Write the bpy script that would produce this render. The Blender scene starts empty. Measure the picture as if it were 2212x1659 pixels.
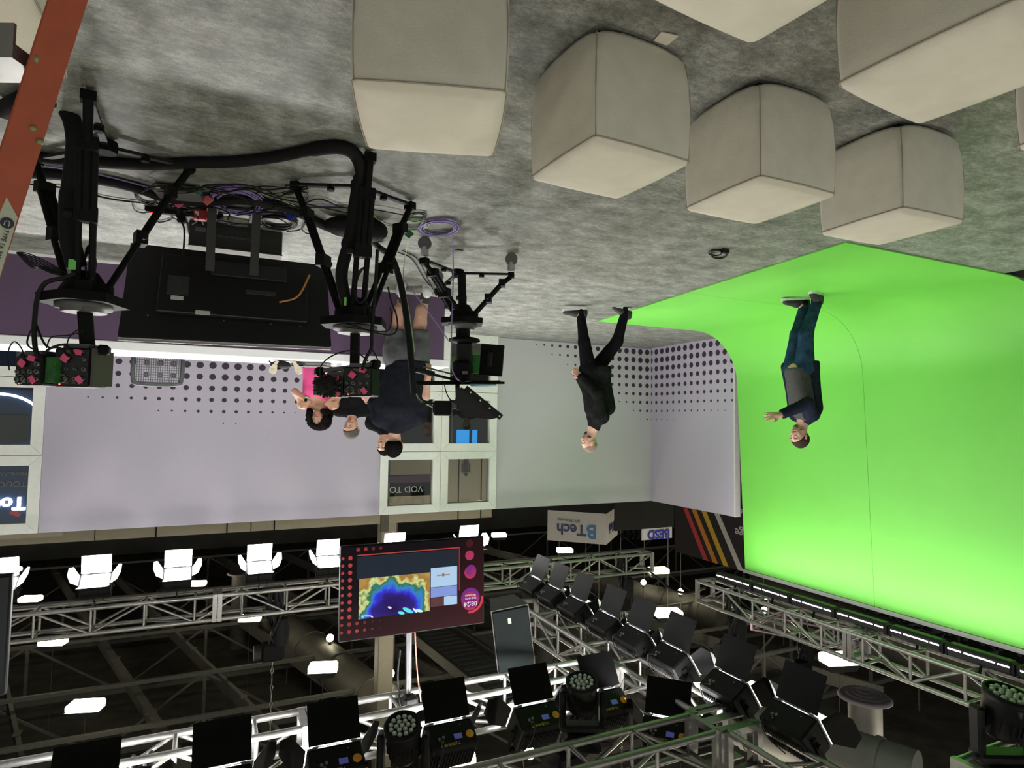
import bpy, bmesh, math, random
import numpy as np
from mathutils import Vector, Matrix, Euler

# ------------------------------------------------------------------ camera
F, CH, ROLL, TH = 1352.0, 1.42, 0.0141, math.radians(25.5)   # focal length in pixels of the 2212 x 1659 frame
PITCH = math.atan(78.5 * math.cos(ROLL) / F)
scene = bpy.context.scene
C = scene.collection
def cam_axes():
    c, s, cp, sp = math.cos(ROLL), math.sin(ROLL), math.cos(PITCH), math.sin(PITCH)
    Rz = Matrix.Rotation(TH, 3, 'Z')
    ax = Rz @ Vector((-c, -sp * s, -cp * s))          # the photographer held the phone upside down
    ay = Rz @ Vector((s, -sp * c, -cp * c))
    az = Rz @ Vector((0, -cp, sp))
    return ax, ay, az
ax, ay, az = cam_axes()
cam = bpy.data.cameras.new('camera')
cam.sensor_fit = 'HORIZONTAL'; cam.sensor_width = 36.0
cam.lens = 36.0 * F / 2212.0
cam.clip_start = 0.05; cam.clip_end = 300
camo = bpy.data.objects.new('camera', cam); C.objects.link(camo)
m = Matrix((ax, ay, az)).transposed().to_4x4(); m.translation = (0, 0, CH)
camo.matrix_world = m
scene.camera = camo

# ------------------------------------------------------------------ world and exposure
w = bpy.data.worlds.new('hall_air'); scene.world = w; w.use_nodes = True
w.node_tree.nodes['Background'].inputs[0].default_value = (0.80, 0.86, 0.80, 1)
w.node_tree.nodes['Background'].inputs[1].default_value = 0.55
vs = scene.view_settings
vs.view_transform = 'Standard'; vs.look = 'None'; vs.gamma = 1.0; vs.exposure = 0.0; vs.use_curve_mapping = False
scene.cycles.use_denoising = True
scene.cycles.sample_clamp_indirect = 6.0
scene.cycles.max_bounces = 6
scene.cycles.caustics_reflective = False; scene.cycles.caustics_refractive = False
# lamp powers (W): each lamp object is made in the builder of the fixture it belongs to
P_BACK, P_GREEN, P_FRONT, P_BATTEN, P_BAY = 54.0, 6.8, 33.0, 5.0, 31.0

# ------------------------------------------------------------------ measuring: a sight line of the photograph meets a real plane
def ray(px, py):
    x, y = 1106 - px, py - 829.5
    c, s = math.cos(ROLL), math.sin(ROLL); x, y = c * x - s * y, s * x + c * y
    cp, sp = math.cos(PITCH), math.sin(PITCH)
    X, Y, Z = x, cp * F + sp * y, -sp * F + cp * y
    c, s = math.cos(TH), math.sin(TH)
    return Vector((c * X - s * Y, s * X + c * Y, Z)) / F
EYE = Vector((0, 0, CH))
def atz(px, py, z=0.0): d = ray(px, py); return EYE + d * ((z - CH) / d.z)
def aty(px, py, y): d = ray(px, py); return EYE + d * (y / d.y)
def atx(px, py, x): d = ray(px, py); return EYE + d * (x / d.x)
def dep(px, py, D):
    d = ray(px, py); fw = Vector((-math.sin(TH), math.cos(TH), 0)); return EYE + d * (D / d.dot(fw))
def depth_of(p): return -math.sin(TH) * p[0] + math.cos(TH) * p[1]

# ------------------------------------------------------------------ materials
MATS = {}
def M(name, col=(.5, .5, .5), rough=.5, metal=0., var=.06, scale=18., bump=0., bscale=None, emit=None, estr=0., stretch=(1, 1, 1), spec=.5):
    if name in MATS: return MATS[name]
    mt = bpy.data.materials.new(name); mt.use_nodes = True; MATS[name] = mt
    nt = mt.node_tree; b = nt.nodes['Principled BSDF']
    b.inputs['Roughness'].default_value = rough; b.inputs['Metallic'].default_value = metal
    b.inputs['Specular IOR Level'].default_value = spec
    tc = nt.nodes.new('ShaderNodeTexCoord'); mp = nt.nodes.new('ShaderNodeMapping')
    mp.inputs['Scale'].default_value = stretch
    nt.links.new(tc.outputs['Object'], mp.inputs[0])
    nz = nt.nodes.new('ShaderNodeTexNoise'); nz.inputs['Scale'].default_value = scale; nz.inputs['Detail'].default_value = 5
    nt.links.new(mp.outputs[0], nz.inputs['Vector'])
    rp = nt.nodes.new('ShaderNodeValToRGB')
    rp.color_ramp.elements[0].position = .3; rp.color_ramp.elements[1].position = .7
    rp.color_ramp.elements[0].color = tuple(max(0, v * (1 - var)) for v in col) + (1,)
    rp.color_ramp.elements[1].color = tuple(min(1, v * (1 + var)) for v in col) + (1,)
    nt.links.new(nz.outputs['Fac'], rp.inputs[0]); nt.links.new(rp.outputs[0], b.inputs['Base Color'])
    if bump:
        n2 = nt.nodes.new('ShaderNodeTexNoise'); n2.inputs['Scale'].default_value = bscale or scale * 4; n2.inputs['Detail'].default_value = 3
        nt.links.new(mp.outputs[0], n2.inputs['Vector'])
        bp = nt.nodes.new('ShaderNodeBump'); bp.inputs['Strength'].default_value = bump; bp.inputs['Distance'].default_value = .01
        nt.links.new(n2.outputs['Fac'], bp.inputs['Height']); nt.links.new(bp.outputs[0], b.inputs['Normal'])
    if emit:
        b.inputs['Emission Color'].default_value = tuple(emit) + (1,); b.inputs['Emission Strength'].default_value = estr
    return mt
def node_math(nt, op, a, b=None, c=None):
    n = nt.nodes.new('ShaderNodeMath'); n.operation = op
    for i, v in enumerate((a, b, c)):
        if v is None: continue
        if isinstance(v, (int, float)): n.inputs[i].default_value = v
        else: nt.links.new(v, n.inputs[i])
    return n.outputs[0]

BLACK = M('black_powder_coat', (.006, .006, .0065), .6, .0, .2, spec=.08)
BLACKP = M('black_plastic', (.007, .007, .0075), .55, 0, .2, spec=.12)
DARK = M('dark_grey_metal', (.016, .0155, .015), .5, .1, .15, spec=.2)
GREYM = M('grey_metal', (.15, .15, .155), .45, .5, .1)
ALU = M('truss_aluminium', (.27, .265, .255), .40, .85, .12, 30)
WHITEP = M('white_plastic', (.75, .75, .73), .5, 0, .04)
RUBBER = M('grey_rubber', (.12, .12, .125), .7, 0, .1)
CABLE = M('black_cable', (.008, .008, .009), .55, 0, .2, spec=.25)
SLEEVE = M('black_cable_sleeve', (.006, .006, .007), .7, 0, .3, 60, .3, spec=.2)
PURPLE_C = M('purple_cable', (.24, .17, .42), .45, 0, .1)
GREEN_C = M('green_cable', (.28, .44, .20), .5, 0, .1)
PINK = M('pink_tape', (.85, .10, .24), .6, 0, .05)
GTAPE = M('green_tape', (.16, .62, .12), .6, 0, .05)

# ------------------------------------------------------------------ mesh helpers
def frame_z(d):
    d = Vector(d).normalized()
    a = Vector((0, 0, 1)) if abs(d.z) < .95 else Vector((1, 0, 0))
    x = a.cross(d).normalized(); y = d.cross(x)
    return x, y, d
class MB:
    def __init__(s): s.v = []; s.f = []; s.sm = []
    def add(s, vs, fs, smooth=False):
        o = len(s.v); s.v += [Vector(v) for v in vs]
        for f in fs: s.f.append([i + o for i in f]); s.sm.append(smooth)
        return s
    def box(s, c, size, rot=None, taper=None):
        c = Vector(c); hx, hy, hz = (q / 2 for q in size); R = rot if rot is not None else Matrix.Identity(3)
        t = taper or (1, 1)
        vs = [(-hx, -hy, -hz), (hx, -hy, -hz), (hx, hy, -hz), (-hx, hy, -hz)] + [(x * t[0], y * t[1], hz) for x, y in ((-hx, -hy), (hx, -hy), (hx, hy), (-hx, hy))]
        return s.add([c + R @ Vector(v) for v in vs], [(3, 2, 1, 0), (4, 5, 6, 7), (0, 1, 5, 4), (1, 2, 6, 5), (2, 3, 7, 6), (3, 0, 4, 7)])
    def bbox(s, c, size, b=.01, rot=None):          # box with chamfered edges
        hx, hy, hz = (q / 2 for q in size); R = rot if rot is not None else Matrix.Identity(3); c = Vector(c)
        vs = []; idx = {}
        for sx in (-1, 1):
            for sy in (-1, 1):
                for sz in (-1, 1):
                    for k in range(3):
                        p = [sx * (hx - b), sy * (hy - b), sz * (hz - b)]; p[k] = (sx * hx, sy * hy, sz * hz)[k]
                        idx[(sx, sy, sz, k)] = len(vs); vs.append(c + R @ Vector(p))
        fs = []
        S = (-1, 1)
        for k in range(3):
            i, j = (k + 1) % 3, (k + 2) % 3
            for sg in S:
                q = []
                for a, bb in ((-1, -1), (1, -1), (1, 1), (-1, 1)):
                    t = [0, 0, 0]; t[k] = sg; t[i] = a; t[j] = bb; q.append(idx[tuple(t) + (k,)])
                fs.append(q if sg > 0 else q[::-1])
            for a in S:
                for bb in S:                          # edges along axis k
                    t0 = [0, 0, 0]; t0[i] = a; t0[j] = bb; t0[k] = -1; t1 = list(t0); t1[k] = 1
                    q = [idx[tuple(t0) + (i,)], idx[tuple(t1) + (i,)], idx[tuple(t1) + (j,)], idx[tuple(t0) + (j,)]]
                    fs.append(q if a * bb < 0 else q[::-1])
        for sx in S:
            for sy in S:
                for sz in S:
                    q = [idx[(sx, sy, sz, k)] for k in range(3)]
                    fs.append(q if sx * sy * sz > 0 else q[::-1])
        return s.add(vs, fs)
    def cyl(s, a, b, r, r2=None, n=12, cap=True, smooth=True):
        a, b = Vector(a), Vector(b); r2 = r if r2 is None else r2
        x, y, z = frame_z(b - a)
        vs = []
        for p, q in ((a, r), (b, r2)):
            for i in range(n):
                t = 2 * math.pi * i / n; vs.append(p + x * (math.cos(t) * q) + y * (math.sin(t) * q))
        s.add(vs, [(i, (i + 1) % n, n + (i + 1) % n, n + i) for i in range(n)], smooth)
        if cap:
            s.add(vs[:n], [tuple(range(n))[::-1]]); s.add(vs[n:], [tuple(range(n))])
        return s
    def bar(s, a, b, w, h, up=None):
        a, b = Vector(a), Vector(b); d = (b - a); L = d.length; d = d / L
        u = Vector(up) if up is not None else (Vector((0, 0, 1)) if abs(d.z) < .95 else Vector((0, 1, 0)))
        x = d.cross(u).normalized(); z = x.cross(d)
        R = Matrix((x, d, z)).transposed()
        return s.box((a + b) / 2, (w, L, h), R)
    def lathe(s, c, prof, n=20, axis=(0, 0, 1), smooth=True):
        c = Vector(c); x, y, z = frame_z(axis); vs = []
        for r, h in prof:
            for i in range(n):
                t = 2 * math.pi * i / n; vs.append(c + z * h + x * (math.cos(t) * r) + y * (math.sin(t) * r))
        fs = []
        for k in range(len(prof) - 1):
            for i in range(n):
                j = (i + 1) % n; fs.append((k * n + i, k * n + j, (k + 1) * n + j, (k + 1) * n + i))
        s.add(vs, fs, smooth)
        if prof[0][0] > 1e-4: s.add(vs[:n], [tuple(range(n))[::-1]])
        if prof[-1][0] > 1e-4: s.add(vs[-n:], [tuple(range(n))])
        return s
    def tube(s, pts, r, n=8, closed=False, smooth=True, sub=6):
        P = spline(pts, sub, closed) if sub > 1 else [Vector(p) for p in pts]
        m = len(P); rr = r if isinstance(r, (list, tuple)) else [r] * m
        if len(rr) != m: rr = [rr[min(len(rr) - 1, int(i * len(rr) / m))] for i in range(m)]
        vs = []; px = None
        for i in range(m):
            d = (P[(i + 1) % m] - P[i - 1]) if closed else (P[min(i + 1, m - 1)] - P[max(i - 1, 0)])
            if d.length < 1e-7: d = Vector((0, 0, 1))
            d.normalize()
            if px is None: px = frame_z(d)[0]
            x = px - d * px.dot(d)
            x = x.normalized() if x.length > 1e-5 else frame_z(d)[0]
            y = d.cross(x); px = x
            for k in range(n):
                t = 2 * math.pi * k / n; vs.append(P[i] + x * (math.cos(t) * rr[i]) + y * (math.sin(t) * rr[i]))
        fs = []
        for i in range(m if closed else m - 1):
            j = (i + 1) % m
            for k in range(n): l = (k + 1) % n; fs.append((i * n + k, i * n + l, j * n + l, j * n + k))
        s.add(vs, fs, smooth)
        if not closed: s.add(vs[:n], [tuple(range(n))[::-1]]); s.add(vs[-n:], [tuple(range(n))])
        return s
    def prism(s, poly, a, b):                       # polygon (list of points) swept by vector b - a
        d = Vector(b) - Vector(a); n = len(poly); A = [Vector(p) for p in poly]
        s.add(A + [p + d for p in A], [tuple(range(n))[::-1], tuple(range(n, 2 * n))] + [(i, (i + 1) % n, n + (i + 1) % n, n + i) for i in range(n)])
        return s
    def ball(s, c, r, n=12, m=8, sq=(1, 1, 1), rot=None):
        c = Vector(c); R = rot if rot is not None else Matrix.Identity(3); vs = [c + R @ Vector((0, 0, -r * sq[2]))]; fs = []
        for j in range(1, m):
            p = math.pi * j / m - math.pi / 2
            for i in range(n):
                t = 2 * math.pi * i / n; vs.append(c + R @ Vector((math.cos(t) * math.cos(p) * r * sq[0], math.sin(t) * math.cos(p) * r * sq[1], math.sin(p) * r * sq[2])))
        vs.append(c + R @ Vector((0, 0, r * sq[2]))); L = len(vs) - 1
        for i in range(n): fs.append((0, 1 + (i + 1) % n, 1 + i)); fs.append((L, L - n + i, L - n + (i + 1) % n))
        for j in range(m - 2):
            for i in range(n):
                k = (i + 1) % n; o = 1 + j * n; fs.append((o + i, o + k, o + n + k, o + n + i))
        return s.add(vs, fs, True)
    def mesh(s, name, mat):
        me = bpy.data.meshes.new(name); me.from_pydata([tuple(v) for v in s.v], [], s.f)
        me.polygons.foreach_set('use_smooth', s.sm); me.materials.append(mat); me.update(); return me
def spline(pts, sub=6, closed=False):
    P = [Vector(p) for p in pts]; n = len(P); out = []
    if n < 3: return P
    for i in range(n if closed else n - 1):
        p0 = P[i - 1] if (closed or i > 0) else P[0] * 2 - P[1]
        p1 = P[i]; p2 = P[(i + 1) % n]
        p3 = P[(i + 2) % n] if (closed or i + 2 < n) else P[-1] * 2 - P[-2]
        for k in range(sub):
            t = k / sub
            out.append(.5 * ((2 * p1) + (p2 - p0) * t + (2 * p0 - 5 * p1 + 4 * p2 - p3) * t * t + (3 * p1 - p0 - 3 * p2 + p3) * t ** 3))
    if not closed: out.append(P[-1])
    return out

# ------------------------------------------------------------------ objects
WM = {}
def tag(o, label=None, cat=None, group=None, kind=None):
    if label: o['label'] = label
    if cat: o['category'] = cat
    if group: o['group'] = group
    if kind: o['kind'] = kind
    return o
def thing(name, label, cat, loc=(0, 0, 0), rotz=0., group=None, rot=None):
    o = bpy.data.objects.new(name, None); C.objects.link(o)
    o.empty_display_size = .1
    R = rot.to_4x4() if rot is not None else Matrix.Rotation(rotz, 4, 'Z')
    mw = Matrix.Translation(Vector(loc)) @ R
    o.matrix_world = mw; WM[o.name] = mw
    return tag(o, label, cat, group)
def wm(o): return WM.get(o.name, Matrix.Identity(4)) if o is not None else Matrix.Identity(4)
def part(name, mb, mat, parent, world=False, mw=None):
    """mb in the parent's own frame (or in room coordinates when world is set)"""
    if world:
        inv = wm(parent).inverted(); mb.v = [inv @ v for v in mb.v]
    o = bpy.data.objects.new(name, mb if isinstance(mb, bpy.types.Mesh) else mb.mesh(name, mat)); C.objects.link(o); o.parent = parent
    WM[o.name] = wm(parent).copy()
    return o
def inst(name, me, parent, mat4):
    o = bpy.data.objects.new(name, me); C.objects.link(o); o.parent = parent; o.matrix_basis = mat4; WM[o.name] = wm(parent) @ mat4; return o
def solo(name, mb, mat, label, cat, group=None, kind=None):
    """a thing that is one mesh, given in room coordinates; origin at the middle of its base"""
    xs = [v.x for v in mb.v]; ys = [v.y for v in mb.v]; zs = [v.z for v in mb.v]
    o0 = Vector(((min(xs) + max(xs)) / 2, (min(ys) + max(ys)) / 2, min(zs)))
    mb.v = [v - o0 for v in mb.v]
    o = bpy.data.objects.new(name, mb.mesh(name, mat)); C.objects.link(o); o.location = o0; WM[o.name] = Matrix.Translation(o0)
    return tag(o, label, cat, group, kind)
def struct(name, mb, mat):
    o = bpy.data.objects.new(name, mb.mesh(name, mat)); C.objects.link(o); o['kind'] = 'structure'; WM[o.name] = Matrix.Identity(4); return o
def lamp(name, parent, size, power, mat4, col=(1, .98, .95), spread=math.pi):
    l = bpy.data.lights.new(name, 'AREA'); l.shape = 'RECTANGLE'; l.size, l.size_y = size; l.energy = power; l.color = col; l.spread = spread
    o = bpy.data.objects.new(name, l); C.objects.link(o); o.parent = parent; o.matrix_basis = mat4; return o
_dg = None
def text_mb(body, size, M4, depth=.004, align='CENTER', bold=0.):
    """lettering as thin solid shapes; M4 carries the flat text (x right, y up) to its place"""
    cu = bpy.data.curves.new('lettering', 'FONT'); cu.body = body; cu.size = size; cu.extrude = depth / 2; cu.align_x = align; cu.align_y = 'CENTER'; cu.offset = bold; cu.resolution_u = 3
    o = bpy.data.objects.new('lettering', cu); C.objects.link(o)
    dg = bpy.context.evaluated_depsgraph_get(); me = bpy.data.meshes.new_from_object(o.evaluated_get(dg))
    mb = MB(); mb.add([M4 @ v.co for v in me.vertices], [list(p.vertices) for p in me.polygons])
    bpy.data.objects.remove(o); bpy.data.curves.remove(cu); bpy.data.meshes.remove(me)
    return mb
def face_frame(p, right, up):
    r = Vector(right).normalized(); u = Vector(up); u = (u - r * u.dot(r)).normalized(); n = r.cross(u)
    m4 = Matrix((r, u, n)).transposed().to_4x4(); m4.translation = Vector(p); return m4
def copy_tree(root, mat4, label=None):
    c = root.copy(); C.objects.link(c); c.matrix_world = mat4; WM[c.name] = mat4
    if label: c['label'] = label
    for ch in [x for x in TREE.get(root.name, [])]: _copy_child(ch, c)
    return c
TREE = {}
def _copy_child(o, parent):
    c = o.copy(); C.objects.link(c); c.parent = parent; WM[c.name] = wm(parent) @ o.matrix_basis
    for ch in TREE.get(o.name, []): _copy_child(ch, c)
def index_tree():
    TREE.clear()
    for o in C.objects:
        if o.parent: TREE.setdefault(o.parent.name, []).append(o)
rnd = random.Random(7)
# ================================================================== SETTING
WY, WX, WT = 9.657, -7.558, 2.905       # back wall plane, side wall plane, wall height
def floor_material():
    mt = bpy.data.materials.new('mottled_vinyl_floor'); mt.use_nodes = True; nt = mt.node_tree; b = nt.nodes['Principled BSDF']
    tc = nt.nodes.new('ShaderNodeTexCoord')
    def noise(sx, sy, sc, det=6, rough=.6):
        mp = nt.nodes.new('ShaderNodeMapping'); mp.inputs['Scale'].default_value = (sx, sy, 1); mp.inputs['Rotation'].default_value = (0, 0, math.radians(8))
        nt.links.new(tc.outputs['Object'], mp.inputs[0])
        n = nt.nodes.new('ShaderNodeTexNoise'); n.inputs['Scale'].default_value = sc; n.inputs['Detail'].default_value = det; n.inputs['Roughness'].default_value = rough
        nt.links.new(mp.outputs[0], n.inputs['Vector']); return n.outputs['Fac']
    a = noise(1.0, 1.5, 4.2, 7, .68); c = noise(2.0, 3.4, 12.0, 6, .75); d = noise(1, 1.3, 110, 3, .7)
    s = node_math(nt, 'ADD', node_math(nt, 'MULTIPLY', a, .46), node_math(nt, 'ADD', node_math(nt, 'MULTIPLY', c, .34), node_math(nt, 'MULTIPLY', d, .20)))
    rp = nt.nodes.new('ShaderNodeValToRGB'); e = rp.color_ramp.elements
    e[0].position = .39; e[0].color = (.065, .067, .058, 1); e[1].position = .61; e[1].color = (.38, .39, .365, 1)
    x = rp.color_ramp.elements.new(.5); x.color = (.19, .195, .178, 1)
    nt.links.new(s, rp.inputs[0]); nt.links.new(rp.outputs[0], b.inputs['Base Color'])
    b.inputs['Roughness'].default_value = .58; b.inputs['Specular IOR Level'].default_value = .5
    bp = nt.nodes.new('ShaderNodeBump'); bp.inputs['Strength'].default_value = .12; bp.inputs['Distance'].default_value = .004
    nt.links.new(c, bp.inputs['Height']); nt.links.new(bp.outputs[0], b.inputs['Normal'])
    return mt
fb = MB()
fb.prism([(-6.55, -5, -.06), (9, -5, -.06), (9, WY + .3, -.06), (WX - .1, WY + .3, -.06), (WX - .1, 3.35, -.06), (-6.55, 3.35, -.06)], (0, 0, 0), (0, 0, .06))
struct('floor', fb, floor_material())
struct('floor_hall', MB().box((0, 15, -.09), (90, 90, .05)), M('hall_dark_carpet', (.035, .034, .033), .9, 0, .3, 3, .2))

def halftone(name, axis, col, u0, base, kc, kr, uc, z0=.085, pitch=.16, rmax=.053):
    mt = bpy.data.materials.new(name); mt.use_nodes = True; nt = mt.node_tree; b = nt.nodes['Principled BSDF']
    tc = nt.nodes.new('ShaderNodeTexCoord'); sp = nt.nodes.new('ShaderNodeSeparateXYZ'); nt.links.new(tc.outputs['Object'], sp.inputs[0])
    mth = lambda op, a, bb=None: node_math(nt, op, a, bb)
    u = sp.outputs[axis]; v = sp.outputs[2]
    cu = mth('DIVIDE', mth('SUBTRACT', u, u0), pitch); cv = mth('DIVIDE', mth('SUBTRACT', v, z0), pitch)
    ru = mth('FLOOR', mth('ADD', cu, .5)); rv = mth('FLOOR', mth('ADD', cv, .5))
    fu = mth('SUBTRACT', cu, ru); fv = mth('SUBTRACT', cv, rv)
    dist = mth('MULTIPLY', mth('SQRT', mth('ADD', mth('MULTIPLY', fu, fu), mth('MULTIPLY', fv, fv))), pitch)
    dcol = mth('ABSOLUTE', mth('SUBTRACT', mth('ADD', mth('MULTIPLY', ru, pitch), u0), uc))
    r = mth('SUBTRACT', mth('SUBTRACT', base, mth('MULTIPLY', dcol, kc / pitch)), mth('MULTIPLY', rv, kr))
    r = mth('SQRT', mth('MAXIMUM', r, 0))
    r = mth('MULTIPLY', mth('MINIMUM', r, rmax), mth('GREATER_THAN', r, .006))
    msk = mth('MULTIPLY', mth('LESS_THAN', dist, r), mth('GREATER_THAN', rv, -.5))
    nz = nt.nodes.new('ShaderNodeTexNoise'); nz.inputs['Scale'].default_value = 60; nt.links.new(tc.outputs['Object'], nz.inputs['Vector'])
    rp = nt.nodes.new('ShaderNodeValToRGB'); rp.color_ramp.elements[0].color = tuple(x * .95 for x in col) + (1,); rp.color_ramp.elements[1].color = tuple(x * 1.04 for x in col) + (1,)
    nt.links.new(nz.outputs['Fac'], rp.inputs[0])
    mx = nt.nodes.new('ShaderNodeMix'); mx.data_type = 'RGBA'
    nt.links.new(msk, mx.inputs[0]); nt.links.new(rp.outputs[0], mx.inputs[6]); mx.inputs[7].default_value = (.030, .018, .036, 1)
    nt.links.new(mx.outputs[2], b.inputs['Base Color']); b.inputs['Roughness'].default_value = .75
    return mt
LAV = (.43, .398, .485)
struct('wall_back', MB().box(((WX - 4.33) / 2, WY + .05, WT / 2), (abs(WX + 4.33), .1, WT)), halftone('wall_print_corner', 0, (.46, .455, .475), -7.465, .0034, .00022, .00039, -7.465))
struct('wall_back_long', MB().box(((-2.362 + 1.905) / 2, WY + .05, WT / 2), (2.362 + 1.905, .1, WT)), halftone('wall_print_long', 0, LAV, 1.14, .00410, .00009, .00044, -.2, .075))
struct('wall_side', MB().box((WX - .05, (WY + 7.555) / 2, WT / 2), (.1, WY - 7.555, WT)), halftone('wall_print_side', 1, LAV, 9.50, .0034, .00005, .00039, 9.657))
struct('trim_1', MB().box((WX - .05, 7.54, WT / 2), (.105, .03, WT + .004)), M('wall_edge_white', (.6, .55, .58), .6))
struct('trim_2', MB().bar((-4.36, WY - .003, .012), (WX, WY - .003, .012), .004, .02), M('wall_foot_grey_strip', (.25, .24, .28), .7))  # thin grey strip along the wall foot

# framed openings in the back wall: each unit is four mitred boards round a clear pane
FRAME = M('frame_white', (.74, .76, .72), .55, 0, .03)
glass = bpy.data.materials.new('clear_pane'); glass.use_nodes = True
_nt = glass.node_tree; _nt.nodes.remove(_nt.nodes['Principled BSDF'])
_tr = _nt.nodes.new('ShaderNodeBsdfTransparent'); _tr.inputs[0].default_value = (.93, .95, .93, 1)
_gl = _nt.nodes.new('ShaderNodeBsdfGlossy'); _gl.inputs['Roughness'].default_value = .03
_fr = _nt.nodes.new('ShaderNodeFresnel'); _fr.inputs[0].default_value = 1.5
_mx = _nt.nodes.new('ShaderNodeMixShader'); _nt.links.new(_fr.outputs[0], _mx.inputs[0]); _nt.links.new(_tr.outputs[0], _mx.inputs[1]); _nt.links.new(_gl.outputs[0], _mx.inputs[2])
_nt.links.new(_mx.outputs[0], _nt.nodes['Material Output'].inputs[0])
win_n = 0
def window_unit(x0, x1, z0, z1, bw=.125):
    global win_n
    win_n += 1
    w = bpy.data.objects.new('window_%d' % win_n, None); C.objects.link(w); w.location = ((x0 + x1) / 2, WY, z0); w['kind'] = 'structure'; WM[w.name] = Matrix.Translation(w.location)
    g = .003; x0 += g; x1 -= g; z0 += g; z1 -= g; y0, y1 = WY - .02, WY + .11
    o = [(x0, z0), (x1, z0), (x1, z1), (x0, z1)]; i = [(x0 + bw, z0 + bw), (x1 - bw, z0 + bw), (x1 - bw, z1 - bw), (x0 + bw, z1 - bw)]
    for k in range(4):
        l = (k + 1) % 4; s = .0012
        q = [o[k], o[l], i[l], i[k]]
        cx = sum(a[0] for a in q) / 4; cz = sum(a[1] for a in q) / 4
        q = [(a[0] + (cx - a[0]) * s * 3, a[1] + (cz - a[1]) * s * 3) for a in q]
        part('frame_board', MB().prism([(a[0], y0, a[1]) for a in q], (0, y0, 0), (0, y1, 0)), FRAME, w, True)
    part('pane', MB().box(((x0 + x1) / 2, WY + .05, (z0 + z1) / 2), (x1 - x0 - 2 * bw, .006, z1 - z0 - 2 * bw)), glass, w, True)
ZR = (0, .968, 1.937, WT)
for xa, xb in ((-4.33, -3.346), (-3.346, -2.362), (1.905, 2.89), (2.89, 3.875)):
    for k in range(3): window_unit(xa, xb, ZR[k], ZR[k + 1])

# ================================================================== GREEN SCREEN
GREEN = M('chroma_green_paint', (.17, .60, .075), .55, 0, .02, 2.5)
gs = thing('green_screen', 'tall chroma green cyclorama sweeping from floor to wall', 'green screen', (-5.6, 5.3, 0))
def cyc_profile(xf):
    pts = [(xf, .012), ((xf - 6.65) / 2, .012), (-6.65, .012)]
    for k in range(1, 13):
        a = math.pi / 2 * k / 12; pts.append((-6.65 - .82 * math.sin(a), .832 - .82 * math.cos(a)))
    for z in (1.6, 2.4, 3.1, 3.69): pts.append((-7.47 - .14 * (z - .83) / 2.86, z))
    return pts
def cyc_panel(ya, yb):
    mb = MB(); rows = []
    N = 6
    for i in range(N + 1):
        y = ya + (yb - ya) * i / N; xf = -4.845 + (7.385 - y) / (7.385 - 3.22) * .468
        rows.append([(x, y, z) for x, z in cyc_profile(xf)])
    n = len(rows[0]); t = .022
    vs = [Vector(p) for r in rows for p in r]
    bk = []
    for r in rows:
        for j, p in enumerate(r):
            a = Vector(r[max(j - 1, 0)]); b = Vector(r[min(j + 1, n - 1)]); d = (b - a).normalized(); nn = Vector((d.z, 0, -d.x)) * (1 if True else 1)
            if nn.z > 0: nn = -nn
            if abs(d.z) > .98: nn = Vector((-1, 0, 0))
            bk.append(Vector(p) + nn * (t if p[2] > .05 else .010))
    fs = []
    for i in range(N):
        for j in range(n - 1): fs.append((i * n + j, i * n + j + 1, (i + 1) * n + j + 1, (i + 1) * n + j))
    mb.add(vs, fs, True); mb.add(bk, [f[::-1] for f in fs], True)
    edge = [j for j in range(n)] + [i * n + n - 1 for i in range(1, N + 1)] + [N * n + j for j in range(n - 2, -1, -1)] + [i * n for i in range(N - 1, 0, -1)]
    E = len(edge)
    mb.add([vs[e] for e in edge] + [bk[e] for e in edge], [((i + 1) % E, i, E + i, E + (i + 1) % E) for i in range(E)])
    return mb
part('panel', cyc_panel(7.385, 5.262), GREEN, gs, True); part('panel', cyc_panel(5.258, 3.20), GREEN, gs, True)
part('top_rail', MB().bar((-7.60, 7.40, 3.715), (-7.60, 3.2, 3.715), .05, .05), M('rail_grey', (.30, .31, .29), .5, .3), gs, True)
for y in (7.3, 5.9, 4.6, 3.4): part('support_post', MB().bar((-7.70, y, 0), (-7.70, y, 3.7), .06, .06), DARK, gs, True)
for k in range(24): part('rail_clip', MB().box((-7.585, 7.25 - k * .17, 3.755), (.03, .025, .03)), BLACK, gs, True)

# ================================================================== PRESENTER DESK
PUR = M('desk_purple_laminate', (.105, .062, .118), .45, 0, .04)
dk = thing('presenter_desk', 'long purple-fronted desk with a white worktop edge', 'desk', (.4, 7.1, 0))  # worktop edge is plain white laminate
part('front_panel', MB().box((.55, 6.80, .375), (5.83, .04, .73)), PUR, dk, True)
part('side_panel', MB().box((-2.345, 7.13, .375), (.03, .62, .73)), M('desk_white_side', (.78, .78, .78), .5), dk, True)
part('kick_trim', MB().box((.55, 6.772, .012), (5.85, .012, .024)), WHITEP, dk, True)
part('worktop', MB().bbox((.53, 7.12, .782), (5.92, .70, .085), .006), M('desk_white_top', (.95, .95, .96), .3, 0, .02), dk, True)
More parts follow.
